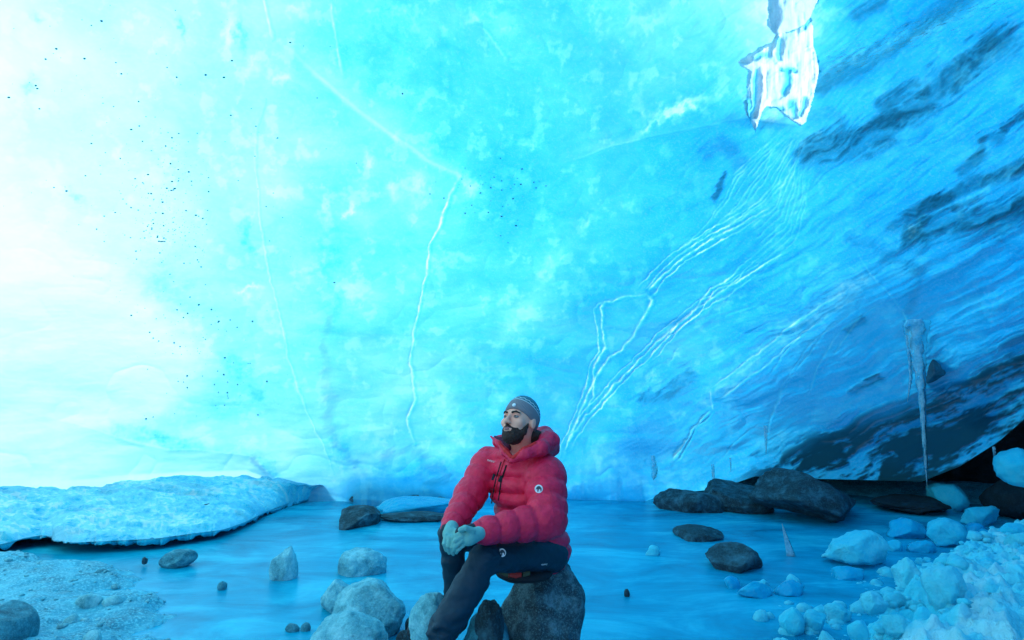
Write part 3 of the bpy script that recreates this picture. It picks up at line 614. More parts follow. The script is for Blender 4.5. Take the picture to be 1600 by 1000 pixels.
lst = [[], [], 0]
scatter(160, lambda: (rg.gauss(-.15, .38), rg.gauss(3.35, .2)), lambda: .02 + .05 * rg.random() ** 2, lst)
tag(build('shingle', np.concatenate(lst[0]), np.concatenate(lst[1]), M['grey_rock'], smooth=False), 'small stones packed around the boot and the seat boulder', 'gravel', kind='stuff')

# ------------------------------------------------------------------ snow heap and ice chunks on the right
nx_, ny_ = 330, 300
xs = np.linspace(1.45, 6.2, nx_); ys = np.linspace(2.6, 6.6, ny_); X, Y = np.meshgrid(xs, ys)
shx = np.interp(Y, [2.6, 3.4, 3.76, 4.3, 4.9, 5.4, 5.8, 6.2, 6.6], [1.15, 1.4, 1.55, 2.0, 2.65, 3.3, 4.0, 4.7, 5.4])
dd = X - shx + .25 * fbm(X * 2.2, Y * 2.2, 4, 401)
bil = 1 - np.abs(fbm(X * 3.0, Y * 3.0, 4, 405, .55)) * 2.2
Z = -.16 + .40 * sstep(-.1, .7, dd) + .20 * sstep(.7, 2.4, dd) + .13 * bil * sstep(-.1, .5, dd) + .05 * fbm(X * 9, Y * 9, 4, 409, .6) * sstep(-.1, .3, dd) + .02 * fbm(X * 26, Y * 26, 3, 411)
tsn = np.clip(1.0 - .45 * fbm(X * 1.7, Y * 1.7, 3, 415) - .5 * sstep(-.1, .4, fbm(X * 6, Y * 6, 4, 417, .6)) - .3 * sstep(.3, 1.2, dd) * (1 - sstep(1.6, 2.4, dd)), .35, 1.8)
q = ice_material('heap_snow', None, .12, .6, .8, ks=(2.7, .25, .06))
tag(build('snow_heap', np.stack([X, Y, Z], -1).reshape(-1, 3), grid_faces(ny_, nx_), q, attrs={'ice_tint': tsn, 'debris': tsn * 0}), 'crusted heap of snow and crushed ice filling the lower right corner', 'snow heap')
CH = [((585, 776, 722, 802), 'chunk_blue', 'long thin ice plate at the far shore behind the dark rocks'), ((1449, 750, 1512, 800), 'chunk', 'round ice block directly under the tip of the long icicle'), ((1502, 786, 1558, 822), 'chunk', 'blocky ice piece right of the block under the icicle'),
 ((1448, 810, 1510, 855), 'chunk', 'square ice block in front of the block under the icicle'), ((1290, 830, 1385, 884), 'chunk_white', 'widest white ice block at the far left tip of the snow heap'),
 ((1560, 700, 1640, 758), 'chunk', 'large ice block at the right edge below the hanging ice'), ((1384, 810, 1444, 842), 'chunk_blue', 'dark blue wet ice block left of the square one'),
 ((1476, 784, 1514, 800), 'chunk_blue', 'thin dark ice slab wedged behind the blocky ice piece'), ((1380, 842, 1410, 862), 'chunk', 'small ice piece touching the widest white block'),
 ((1418, 842, 1462, 864), 'chunk_blue', 'flat wet ice slab before the square ice block'), ((1507, 814, 1538, 838), 'chunk_blue', 'tilted wet ice piece right of the square ice block'), ((1530, 826, 1556, 846), 'chunk_blue', 'small wet ice piece near the dark water right of the square block'),
 ((1228, 898, 1254, 914), 'chunk_white', 'small bright ice cap floating left of the snow heap'), ((1182, 904, 1204, 916), 'chunk_white', 'tiny bright ice knob atop the pale floating slab'), ((1150, 908, 1206, 932), 'chunk_blue', 'pale floating ice slab awash right of the pool centre'),
 ((1130, 900, 1156, 920), 'chunk_blue', 'leftmost small floating ice lump near the rough dark rock'), ((1212, 950, 1256, 990), 'chunk', 'leftmost round ice ball at the foot of the snow heap'), ((1232, 948, 1254, 972), 'chunk_white', 'white snow cap on the leftmost ice ball'),
 ((1254, 948, 1290, 988), 'chunk', 'second round ice ball beside the leftmost one'), ((1284, 936, 1328, 972), 'chunk_white', 'bright white lump right of the two ice balls'), ((1276, 984, 1306, 1014), 'chunk_white', 'white lump at the lower edge under the bright lump'),
 ((1008, 852, 1034, 869), 'chunk_white', 'small white crushed ice cluster alone in the pool centre'), ((1210, 905, 1262, 930), 'chunk_blue', 'dim submerged ice under the small bright cap'), ((1300, 885, 1350, 905), 'chunk_blue', 'blue wet slab at the near foot of the widest white block'),
 ((1400, 872, 1440, 920), 'chunk_white', 'upright white ice lump on the heap crest, left one'), ((1438, 880, 1505, 960), 'chunk_white', 'tallest white ice lump rising in the middle of the heap'), ((1530, 870, 1570, 900), 'chunk', 'rounded lump on the heap near its far right shore'),
 ((1560, 812, 1602, 850), 'chunk', 'ice lump on the heap at the right picture edge'), ((1345, 925, 1385, 955), 'chunk_white', 'rounded white lump low on the left slope of the heap'), ((1380, 955, 1420, 985), 'chunk_white', 'white lump near the lower edge of the heap'),
 ((1582, 828, 1640, 870), 'chunk_white', 'white ice lump cut by the right picture edge'), ((1325, 965, 1360, 995), 'chunk', 'bluish lump between the two lowest white lumps')]
for i, (b, mt, lab) in enumerate(CH):
    zb_ = 0. if i < 24 else .28
    stone('ice_chunk', b, gy_(b[3] - 3, zb_) if i != 5 else 6.7, mt, 500 + i, lab, 'ice chunk', facets=10 if i % 2 else 14, cut=.55, rough=.2 if mt != 'chunk_white' else .3, sink=.03, group=None, sub=4 if b[2] - b[0] > 35 else 3)
# crumbled ice along the heap
lst = [[], [], 0]; vi, fi = ICO[2]
def fn():
    while True:
        y = rg.uniform(3.3, 6.2); s = float(np.interp(y, [2.6, 3.4, 3.76, 4.3, 4.9, 5.4, 5.8, 6.2, 6.6], [1.15, 1.4, 1.55, 2.0, 2.65, 3.3, 4.0, 4.7, 5.4])); x = s + rg.gauss(.25, .4)
        if x > s - .55: return x, y
for _ in range(520):
    x, y = fn(); i = int(np.clip((x - 1.45) / 4.75 * (nx_ - 1), 0, nx_ - 1)); j = int(np.clip((y - 2.6) / 4.0 * (ny_ - 1), 0, ny_ - 1)); z = max(float(Z[j, i]), -.01)
    s = .012 + .05 * rg.random() ** 3
    v = vi * (1 + .22 * np.array([rg.uniform(-1, 1) for _ in range(len(vi))]))[:, None] * [s, s * rg.uniform(.7, 1.1), s * rg.uniform(.5, 1)]
    lst[0].append(v + [x, y, z + s * .2]); lst[1].append(fi + lst[2]); lst[2] += len(vi)
tag(build('ice_rubble', np.concatenate(lst[0]), np.concatenate(lst[1]), M['chunk_white']), 'crumbled ice scattered over the edge of the snow heap', 'ice rubble', kind='stuff')

# pale crystalline patches along the debris (short scratches of frost)
rg = random.Random(9)
vs, fs, k = [], [], 0
cx = np.array([rg.uniform(0, 1) for _ in range(420)]); 
px_ = 1285 + 290 * cx; py_ = 105 - 105 * cx + np.array([rg.gauss(0, 13) for _ in range(420)])
ax_ = np.array([rg.uniform(4, 16) for _ in range(420)]); a_ = wall_at(px_, py_, .006); b_ = wall_at(px_ + ax_, py_ - ax_ * .42, .006); c_ = wall_at(px_ + ax_ * .5, py_ - ax_ * .2 - 1.2, .012)
for i in range(420): vs += [a_[i], b_[i], c_[i]]; fs.append((k, k + 1, k + 2)); k += 3
o = build('frost_scratches', vs, fs, M['vein'], wall, smooth=False); o['kind'] = 'stuff'
# dark grains frozen into the white ice on the left
q = NT('grit'); M['grit'] = q.end(q.N('BsdfPrincipled', {'Base Color': (.02, .24, .27, 1), 'Roughness': .8}).outputs[0])
vi, fi = ICO[1]; xs_, ys_ = [], []
for (cx, cy, sx_, sy_, n_) in ((265, 300, 35, 45, 150), (280, 365, 30, 22, 110), (250, 160, 110, 90, 70), (180, 330, 90, 60, 60), (330, 560, 55, 50, 110), (290, 500, 60, 40, 60), (760, 290, 45, 24, 70), (100, 100, 70, 60, 20), (450, 250, 90, 140, 40), (800, 320, 40, 30, 30)):
    for _ in range(n_): xs_.append(rg.gauss(cx, sx_)); ys_.append(rg.gauss(cy, sy_))
gp = wall_at(xs_, ys_, .0); vs, fs = [], []
for i, g_ in enumerate(gp):
    s = .003 + .0085 * rg.random() ** 3; vs.append(vi * [s * rg.uniform(.8, 1.6), s, s] + g_); fs.append(fi + i * len(vi))
o = build('grit_specks', np.concatenate(vs), np.concatenate(fs), M['grit'], wall); o['kind'] = 'stuff'

# ------------------------------------------------------------------ icicles
def icicle(pts, mat, seed, label, Y=None, rib=.12, squash=.8):
    """pts: (px, py, radius in px) from root to tip"""
    pts = np.array(pts, float); n = 60; s = np.linspace(0, 1, n); ss = np.linspace(0, 1, len(pts))
    px, py, r = (np.interp(s, ss, pts[:, i]) for i in range(3))
    Yc = Y if Y else wall_at(pts[0, 0], pts[0, 1])[0][1] - .12
    m = 20; vs = []
    for i in range(n):
        c = P(px[i], py[i], Yc); k = Yc / F
        for j in range(m):
            a = j / m * 2 * math.pi
            rr = r[i] * k * (1 + rib * math.sin(3 * a + seed) + .10 * math.sin(i * .9 + 2 * math.sin(a * 2)) + .06 * math.sin(i * 2.3 + a))
            vs.append(c + np.array([math.cos(a) * rr, math.sin(a) * rr * squash, 0]))
    f = [(i * m + j, i * m + (j + 1) % m, (i + 1) * m + (j + 1) % m, (i + 1) * m + j) for i in range(n - 1) for j in range(m)]
    f = np.array(f); c0 = P(px[0], py[0], Yc)
    return tag(build('icicle', vs, f, M[mat], None, c0), label, 'icicle')
icicle([(1432, 500, 20), (1434, 540, 12), (1438, 580, 8), (1441, 620, 5.5), (1443, 660, 4.2), (1446, 710, 3), (1449, 762, .4)], 'icicle', 1, 'longest icicle, hanging from the ice on the right above the ice blocks')
icicle([(1418, 510, 7), (1421, 560, 3), (1423, 590, 2.6), (1421, 605, 2), (1418, 628, .3)], 'icicle', 2, 'short icicle just left of the longest one')
icicle([(1553, 698, 2.5), (1555, 720, 2), (1556, 738, .3)], 'icicle', 3, 'thin icicle at the ice edge beside the right edge block')
icicle([(1196, 665, 3), (1197, 690, 2), (1197, 710, .3)], 'icicle', 4, 'small thin icicle low on the wall above the dark slab')
icicle([(1114, 725, 2.5), (1115, 750, 1.8), (1115, 768, .3)], 'icicle', 5, 'thin icicle above the low dark brown rock')
icicle([(1141, 715, 1.8), (1142, 728, 1.2), (1142, 738, .2)], 'icicle', 6, 'tiny icicle between two thin ones above the dark rocks')
icicle([(1020, 712, 3), (1023, 735, 5), (1022, 745, 4), (1021, 750, .5)], 'icicle', 7, 'little drop shaped icicle above the left end of the dark rocks')
# spike of ice standing in the pool
v = []; m = 14; Ys = gy_(868)
for i in range(24):
    s = i / 23; c = P(1222 + 14 * s, 818 + 50 * s, Ys)
    for j in range(m):
        a = j / m * 6.283; rr = (.5 + 6.5 * s) * Ys / F * (1 + .25 * math.sin(4 * a)); v.append(c + np.array([math.cos(a) * rr, math.sin(a) * rr, 0]))
f = np.array([(i * m + j, i * m + (j + 1) % m, (i + 1) * m + (j + 1) % m, (i + 1) * m + j) for i in range(23) for j in range(m)])
tag(build('ice_spike', v, f, M['icicle'], None, P(1232, 866, Ys)), 'narrow leaning spike of clear ice standing in the dark water', 'ice spike')

# ------------------------------------------------------------------ implicit modelling for organic shapes
def surfnet(f, org, h):
    nx, ny, nz = f.shape; ins = f < 0
    acc = np.zeros((nx - 1, ny - 1, nz - 1, 3)); cnt = np.zeros((nx - 1, ny - 1, nz - 1))
    sl_ = lambda o: tuple(slice(o[i], f.shape[i] - 1 + o[i]) for i in range(3))
    cs = [(a, b, c) for a in (0, 1) for b in (0, 1) for c in (0, 1)]
    for a in cs:
        for ax in range(3):
            if a[ax]: continue
            b = tuple(a[i] + (i == ax) for i in range(3))
            fa = f[sl_(a)]; fb = f[sl_(b)]; m = (fa < 0) != (fb < 0)
            t = np.where(m, fa / np.where(m, fa - fb, 1), 0)
            for i in range(3): acc[..., i] += m * (a[i] + (t if i == ax else 0))
            cnt += m
    act = cnt > 0; idx = -np.ones(act.shape, int); idx[act] = np.arange(act.sum())
    g = np.argwhere(act); v = org + h * (g + acc[act] / cnt[act][:, None])
    fs = []
    for ax in range(3):
        o1, o2 = (ax + 1) % 3, (ax + 2) % 3
        A = ins; B = np.roll(ins, -1, ax); m = A != B
        w_ = np.argwhere(m)
        w_ = w_[(w_[:, ax] < f.shape[ax] - 1) & (w_[:, o1] >= 1) & (w_[:, o2] >= 1) & (w_[:, o1] < f.shape[o1] - 1) & (w_[:, o2] < f.shape[o2] - 1)]
        q = []
        for (d1, d2) in ((-1, -1), (0, -1), (0, 0), (-1, 0)):
            c = w_.copy(); c[:, o1] += d1; c[:, o2] += d2; q.append(idx[c[:, 0], c[:, 1], c[:, 2]])
        q = np.stack(q, 1); s = A[w_[:, 0], w_[:, 1], w_[:, 2]]; q = np.where(s[:, None], q, q[:, ::-1]); fs.append(q)
    return v, np.concatenate(fs)
def sdf_mesh(fn, lo, hi, h):
    lo = np.array(lo) - 3 * h; hi = np.array(hi) + 3 * h; n = np.ceil((hi - lo) / h).astype(int) + 1
    ax = [lo[i] + h * np.arange(n[i]) for i in range(3)]
    Pn = np.stack(np.meshgrid(*ax, indexing='ij'), -1); return surfnet(fn(Pn), lo, h)
def cap(p, a, b, ra, rb=None):
    rb = ra if rb is None else rb; a = np.array(a); b = np.array(b); ab = b - a
    t = np.clip(((p - a) @ ab) / (ab @ ab), 0, 1); return np.linalg.norm(p - a - t[..., None] * ab, axis=-1) - (ra + (rb - ra) * t)
def capt(p, a, b):
    a = np.array(a); b = np.array(b); ab = b - a; return np.clip(((p - a) @ ab) / (ab @ ab), 0, 1)
def ell(p, c, r, R=None):
    q_ = p - np.array(c)
    if R is not None: q_ = q_ @ R
    r = np.array(r); k0 = np.linalg.norm(q_ / r, axis=-1); k1 = np.linalg.norm(q_ / (r * r), axis=-1); return k0 * (k0 - 1) / np.maximum(k1, 1e-9)
def smin(a, b, k): 
    h = np.clip(.5 + .5 * (b - a) / k, 0, 1); return b + (a - b) * h - k * h * (1 - h)
def smax(a, b, k): return -smin(-a, -b, k)

# ---- the hanging ice at the top: thick curtains over an opening cut to backlight them
RIDGES = [([(1213, 58), (1209, 80), (1216, 99)], 5, .8), ([(1254, 50), (1246, 74), (1228, 98)], 8, .6), ([(1266, 50), (1275, 92), (1271, 140), (1256, 190)], 6, .6), ([(1160, 98), (1180, 97), (1205, 104)], 7, .7),
 ([(1190, 106), (1191, 150), (1182, 198)], 6, 1.), ([(1206, 106), (1204, 150), (1196, 172)], 7, .7), ([(1196, 168), (1222, 158), (1240, 146), (1262, 146)], 7, .5), ([(1252, 146), (1252, 188)], 3, .7), ([(1262, 120), (1250, 150)], 6, .6), ([(1166, 160), (1170, 186)], 3, .9), ([(1205, 176), (1230, 184), (1252, 193)], 4, 1.), ([(1230, 60), (1222, 100)], 5, .4)]
HOLLOWS = [([(1165, 142), (1170, 172)], 3.5, 1.), ([(1180, 113), (1177, 150), (1175, 182)], 3.2, 1.), ([(1222, 107), (1238, 108), (1246, 108)], 3, .9), ([(1232, 108), (1230, 125), (1225, 144)], 5, 1.1), ([(1185, 89), (1200, 84)], 5, .7), ([(1219, 62), (1218, 90)], 4, .8), ([(1264, 32), (1256, 44)], 4, .8), ([(1205, 173), (1222, 170)], 4, .9), ([(1236, 160), (1242, 178)], 4.5, .9), ([(1256, 155), (1253, 176)], 3, .8), ([(1277, 70), (1283, 110)], 3, .5)]
def hang_sheet(name, poly, base, bulge, feats, mat, par):
    P_ = np.array(poly, float); x0, y0 = P_.min(0) - 1; x1, y1 = P_.max(0) + 1; y0 = max(y0, -88)
    nx = int((x1 - x0) / 1.0); ny = int((y1 - y0) / 1.0); u, v_ = np.meshgrid(np.linspace(x0, x1, nx), np.linspace(y0, y1, ny))
    ins = inside(u, v_, poly); d, _, _ = seg_dist(u, v_, poly + [poly[0]]); d = np.where(ins, d, -d) + 2.2 * fbm(u / 7, v_ / 7, 3, 621) * (v_ > -70)
    rg_, hl = np.zeros(u.shape), np.zeros(u.shape)
    if feats:
        wx = 5 * fbm(u / 14, v_ / 18, 3, 601); 
        for p_, w_, k in RIDGES: q_, _, _ = seg_dist(u + wx, v_ + wx, p_); rg_ = np.maximum(rg_, k * np.exp(-(q_ / w_) ** 2))
        for p_, w_, k in HOLLOWS: q_, _, _ = seg_dist(u + wx, v_ - wx, p_); hl = np.maximum(hl, k * np.exp(-(q_ / w_) ** 2))
    dc = np.clip(d, 0, 60); fl = fbm(u / 5, v_ / 40, 3, 611)
    off = base + bulge * np.sqrt(dc / 16).clip(0, 1.3) + .045 * rg_ - .045 * hl + .012 * fl * (dc > 2) + .03 * fbm(u / 20, v_ / 20, 2, 615)
    wp = wall_at(u.ravel(), v_.ravel()); Rw = np.linalg.norm(wp - CAM, axis=1); di = (wp - CAM) / Rw[:, None]
    Rs = np.minimum(Rw, Rw.reshape(ny, nx).mean() + .6); pts = CAM + di * (Rs - off.ravel())[:, None]
    t = .32 + .35 * (1 - rg_) * fl * feats + 1.0 * hl * feats - .14 * rg_ + (0 if feats else .1 * fl)
    f = grid_faces(ny, nx, True); keep = (d > -1.2).ravel()
    if feats:
        dl_, _, _ = seg_dist(u, v_, LOBEP + [LOBEP[0]]); keep &= ~(inside(u, v_, LOBEP) & (dl_ > 3)).ravel()
    f = f[keep[f].all(1)]
    used = np.unique(f); mp = -np.ones(len(pts), int); mp[used] = np.arange(len(used))
    return build(name, pts[used], mp[f], M[mat], par, attrs={'ice_tint': np.clip(t.ravel()[used], .12, 2), 'debris': 0 * used})
M['hang'] = ice_material('hanging_curtain_ice', None, .62, .10, .10)
hp = wall_at(1225, 20)[0]; hr = empty('hanging_ice', hp); tag(hr, 'cluster of white ice curtains and teeth hanging at the upper right of the wall', 'hanging ice')
hang_sheet('ice_curtain', HANG, .0, .06, 1, 'hang', hr)
hang_sheet('ice_lobe', LOBEP, .07, .07, 0, 'hang', hr)

# ------------------------------------------------------------------ the seated man
def frame(yaw, pitch, roll=0.):
    a = math.radians(yaw); e = math.radians(pitch)
    Fv = np.array([-math.sin(a) * math.cos(e), -math.cos(a) * math.cos(e), math.sin(e)]); Rv = np.cross(Fv, [0, 0, 1]); Rv /= np.linalg.norm(Rv); Uv = np.cross(Rv, Fv)
    r = math.radians(roll); Rv, Uv = Rv * math.cos(r) + Uv * math.sin(r), Uv * math.cos(r) - Rv * math.sin(r)
    return np.stack([Rv, Fv, Uv], 1)      # columns: his right, forward, up
TB = frame(47, -6)                         # torso
q = NT('jacket_shell'); p = q.pos()
cc = q.mix(q.ramp(q.noise(26, 4, .6, p), [(.35, 0.), (.7, .55)]), (.84, .016, .075), (.50, .005, .034))
n = q.bump(q.noise(26, 5, .6, p, 1.2), .45, .02); n = q.bump(q.noise(120, 3, .6, p), .2, .004, n)
M['jacket'] = q.end(q.N('BsdfPrincipled', {'Base Color': cc, 'Roughness': .5, 'Normal': n, 'Specular IOR Level': .3}).outputs[0])
M['lining'] = cloth('hood_lining', (.70, .008, .012), .7)
M['lining_dark'] = cloth('hood_inside', (.10, .01, .05), .8)
M['trousers'] = cloth('trousers', (.005, .034, .060), .6, 40, .4, .35, spec=.25)
M['glove'] = cloth('glove_wool', (.17, .46, .43), .9, 90, .3, .5)
M['black'] = cloth('black_fabric', (.006, .008, .014), .8, 60, .3, .3)
M['navy'] = cloth('navy_cuff', (.005, .018, .035), .8)
M['skin'] = cloth('skin', (.95, .42, .29), .5, 30, .16, .10, c2=(.72, .24, .18))
M['beard'] = cloth('beard_hair', (.10, .045, .032), .85, 130, .6, 1.0, c2=(.006, .003, .004))
M['white_print'] = cloth('white_print', (.75, .8, .82), .7, 50, .05, .05)
M['grey_print'] = cloth('dark_print', (.05, .07, .09), .7)
M['boot'] = cloth('boot_leather', (.02, .03, .04), .7); M['boot_red'] = cloth('boot_trim', (.55, .06, .05), .6)
M['lip'] = cloth('lip', (.42, .17, .17), .5); M['eye'] = cloth('eye_white', (.32, .26, .24), .2, 10, .02, 0)
M['iris'] = cloth('iris', (.03, .02, .02), .15, 10, .02, 0)
M['olive'] = cloth('olive_fabric', (.06, .07, .04), .8); M['red_fabric'] = cloth('red_pattern_fabric', (.45, .03, .03), .8)

hipC = P(846, 868, 3.66); man = empty('person', (hipC[0], hipC[1], 0.0))
tag(man, 'seated bearded man in red puffy jacket, dark trousers and grey knit beanie looking up left', 'person')
sR = P(765, 722, 3.70); eR = P(735, 772, 3.58); wR = P(709, 818, 3.36)       # his right arm (far)
sL = P(852, 745, 3.45); eL = P(856, 812, 3.30); wL = P(762, 829, 3.17)       # his left arm (near)
neck = P(812, 716, 3.56)
def wrinkle(p, s, sc=9.): return fbm3(p * sc, 3, s, .55)
def jacket(p):
    up = TB[:, 2]
    d_ = ell(p, P(816, 762, 3.60), (.185, .145, .185), TB)
    d_ = smin(d_, ell(p, P(828, 812, 3.62), (.175, .155, .17), TB), .06)
    d_ = smin(d_, ell(p, P(843, 856, 3.65), (.165, .155, .135), TB), .05)
    d_ = smin(d_, cap(p, P(785, 718, 3.66), P(845, 732, 3.50), .065, .075), .06)
    zz = (p - neck) @ up
    d_ = d_ - .024 * (np.abs(np.sin(zz * math.pi / .078)) ** .5) + .017       # quilted chambers
    d_ = np.maximum(d_, (P(0, 884, 3.6)[2] - p[..., 2]) - .55 * (p[..., 0] - hipC[0]) - .0)
    tA = capt(p, sR, eR); tB_ = capt(p, eR, wR)
    aR = smin(cap(p, sR, eR, .082, .068) - .012 * np.abs(np.sin(tA * 9)) ** .6, cap(p, eR, wR, .070, .052) - .012 * np.abs(np.sin(tB_ * 10)) ** .6, .03)
    tA = capt(p, sL, eL); tB_ = capt(p, eL, wL)
    aL = smin(cap(p, sL, eL, .095, .082) - .014 * np.abs(np.sin(tA * 9 + 1)) ** .6, cap(p, eL, wL, .082, .052) - .013 * np.abs(np.sin(tB_ * 11)) ** .6, .03)
    d_ = smin(d_, aR, .022); d_ = smin(d_, aL, .018)
    # neck opening
    d_ = smax(d_, -cap(p, P(803, 716, 3.46), P(812, 680, 3.50), .052, .07), .02)
    # sharp puckers near elbows and cuffs, softer folds elsewhere
    ne = np.exp(-(np.linalg.norm(p - eL, axis=-1) / .10) ** 2) + np.exp(-(np.linalg.norm(p - eR, axis=-1) / .09) ** 2)
    return d_ + (.006 + .012 * ne) * wrinkle(p @ TB, 1, 16) + .004 * np.abs(wrinkle(p, 4, 34)) - .002
v, f = sdf_mesh(jacket, np.array([wR[0] - .12, 2.95, P(0, 900, 3.5)[2]]), np.array([sL[0] + .22, 3.95, P(0, 690, 3.6)[2]]), .0072)
jk = build('jacket', v, f, M['jacket'], man)
# hems and cuffs
def tubeobj(name, pts, rad, mat, par, h=.006, k=.01, wr=.0):
    def g(p):
        d_ = None
        for i in range(len(pts) - 1):
            c = cap(p, pts[i], pts[i + 1], rad[i], rad[i + 1]); d_ = c if d_ is None else smin(d_, c, k)
        return d_ + (wr * wrinkle(p, 3, 40) if wr else 0)
    a = np.array(pts); m = max(rad) * 1.15; v, f = sdf_mesh(g, a.min(0) - m, a.max(0) + m, h); return build(name, v, f, M[mat], par)
dR = (wR - eR) / np.linalg.norm(wR - eR); dL = (wL - eL) / np.linalg.norm(wL - eL)
tubeobj('cuff', [wR + dR * .02, wR + dR * .082], [.045, .040], 'navy', man, .006, wr=.004)
tubeobj('cuff', [wL + dL * .025, wL + dL * .118], [.046, .040], 'navy', man, .006, wr=.004)
tubeobj('sleeve_hem', [wR + dR * .022, wR + dR * .034], [.056, .050], 'jacket', man, .005, wr=.004)
tubeobj('sleeve_hem', [wL + dL * .022, wL + dL * .038], [.058, .052], 'jacket', man, .005, wr=.004)

# trousers
hL = P(862, 868, 3.55); kL = P(757, 872, 3.22); aL_ = P(692, 988, 3.10)
hR = P(818, 860, 3.72); kR = P(706, 832, 3.47); aR_ = P(712, 948, 3.55)
def trousers(p):
    d_ = ell(p, P(846, 866, 3.66), (.155, .14, .085), TB)
    d_ = smin(d_, cap(p, hL, kL, .082, .066), .04); d_ = smin(d_, cap(p, kL + [0.0, 0, -.012], aL_, .070, .074), .022)
    d_ = smin(d_, cap(p, hR, kR, .080, .062), .04); d_ = smin(d_, cap(p, kR + [0.0, 0, -.012], aR_, .060, .054), .022)
    tl = capt(p, kL, aL_); nk = np.exp(-(np.linalg.norm(p - kL - [.05, 0, -.05], axis=-1) / .08) ** 2) + np.exp(-((tl - 1) / .25) ** 2) * (p[..., 1] < 3.35)
    return d_ + (.010 + .018 * nk) * wrinkle(p @ frame(47, 0) * np.array([1, 1, 2.2]), 6, 12) + .006 * np.abs(wrinkle(p * np.array([1, 1, 1.6]), 8, 24)) - .002
v, f = sdf_mesh(trousers, np.array([aL_[0] - .12, 2.95, P(0, 1045, 3.1)[2]]), np.array([hL[0] + .12, 3.9, P(0, 800, 3.6)[2]]), .0075)
build('trousers', v, f, M['trousers'], man)
# boots
def boot(ankle, toe_dir, name='boot'):
    td = np.array([toe_dir[0], toe_dir[1], 0.]); td /= np.linalg.norm(td); heel = ankle - [0, 0, .075] - td * .03; toe = ankle - [0, 0, .09] + td * .19
    r = empty(name, ankle - [0, 0, .12] - np.array(man.location)); r.parent = man
    tubeobj('boot_upper', [ankle + [0, 0, .03], ankle - [0, 0, .03], heel, toe], [.050, .050, .048, .040], 'boot', r, .007, .03)
    tubeobj('sole', [heel - [0, 0, .035], toe - [0, 0, .035]], [.030, .028], 'black', r, .007)
    tubeobj('lace_panel', [ankle + td * .035 - [0, 0, .01], ankle + td * .10 - [0, 0, .05]], [.022, .022], 'boot_red', r, .006)
    return r
boot(aL_ - [.01, 0, .03], (-.75, -.5)); boot(aR_ - [0.02, 0, .0], (-.85, -.4))

# gloves
def glove(wr, palm, fingers, thumb, name='glove', rp=.034):
    def g(p):
        d_ = cap(p, wr, palm, .031, rp)
        for (a, b, c, ra) in fingers:
            fd = smin(cap(p, a, b, ra, ra * .95), cap(p, b, c, ra * .95, ra * .82), .004); d_ = smin(d_, cap(p, palm, a, ra * 1.05, ra), .006); d_ = smin(d_, fd + .0012, .0018)
        d_ = smin(d_, smin(cap(p, thumb[0], thumb[1], .0145, .013), cap(p, thumb[1], thumb[2], .013, .011), .004), .008)
        return d_ + .0015 * wrinkle(p, 3, 60)
    al = np.array([wr, palm, *thumb] + [q_ for f_ in fingers for q_ in f_[:3]]); v, f = sdf_mesh(g, al.min(0) - .05, al.max(0) + .05, .0035)
    return build(name, v, f, M['glove'], man)
glove(P(749, 833, 3.12), P(732, 841, 3.06), [(P(722, 831, 3.045), P(713, 837, 3.04), P(710, 845, 3.07), .0115), (P(721, 838, 3.035), P(711, 845, 3.03), P(708, 853, 3.06), .0118), (P(721, 846, 3.035), P(712, 853, 3.03), P(709, 860, 3.06), .0112), (P(723, 853, 3.045), P(716, 859, 3.04), P(713, 864, 3.07), .0100)],
      (P(738, 829, 3.05), P(727, 825, 3.03), P(719, 828, 3.03)))
glove(P(706, 824, 3.24), P(703, 835, 3.15), [(P(696, 838, 3.10), P(694, 850, 3.07), P(697, 860, 3.09), .0112), (P(702, 841, 3.085), P(700, 853, 3.065), P(702, 864, 3.09), .0116), (P(708, 841, 3.085), P(706, 855, 3.065), P(708, 866, 3.09), .0112), (P(713, 839, 3.09), P(712, 851, 3.07), P(713, 860, 3.09), .0098)],
      (P(711, 830, 3.14), P(718, 836, 3.10), P(720, 845, 3.09)))

# head: local frame x = his right, y = forward, z = up
HB = frame(37, 20, -3); HC = P(813, 660, 3.50)
def loc(p): return (p - HC) @ HB
def W(x, y, z): return HC + HB @ np.array([x, y, z])
def skull(l):
    d_ = ell(l, (0, -.008, .028), (.074, .094, .092))
    d_ = smin(d_, ell(l, (0, .030, -.030), (.060, .062, .078)), .03)
    d_ = smin(d_, ell(l, (0, .046, -.082), (.046, .040, .034)), .03)
    for s in (-1, 1):
        d_ = smin(d_, ell(l, (s * .044, .066, -.022), (.022, .020, .020)), .02)
        d_ = smin(d_, cap(l, (s * .012, .092, .024), (s * .044, .080, .024), .009, .008), .012)
        d_ = smax(d_, -ell(l, (s * .031, .103, .004), (.017, .016, .012)), .010)
        e_ = ell(l, (s * .078, -.004, -.006), (.010, .019, .031)); d_ = smin(d_, e_, .008)
        d_ = smin(d_, ell(l, (s * .012, .106, -.032), (.008, .011, .008)), .006)
    d_ = smin(d_, cap(l, (0, .094, .012), (0, .116, -.026), .0075, .011), .009)
    d_ = smin(d_, ell(l, (0, .090, -.062), (.026, .014, .014)), .012)
    return d_
def body(p):
    l = loc(p); d_ = skull(l)
    nk = cap(p, W(0, -.015, -.05), P(812, 722, 3.60), .056, .062); d_ = smin(d_, nk, .02)
    d_ = smin(d_, ell(p, P(818, 775, 3.61), (.15, .10, .17), TB), .05)
    return d_
v, f = sdf_mesh(body, np.array([-.12, 3.3, P(0, 830, 3.5)[2]]), np.array([.27, 3.85, HC[2] + .14]), .0048)
bd = build('body', v, f, M['skin'], man)
def part_l(name, fn, lo, hi, h, mat, par=None, attrs=None):
    v, f = sdf_mesh(fn, lo, hi, h); vw = HC + v @ HB.T; return build(name, vw, f, M[mat], par or man, attrs={k: g(v) for k, g in (attrs or {}).items()})
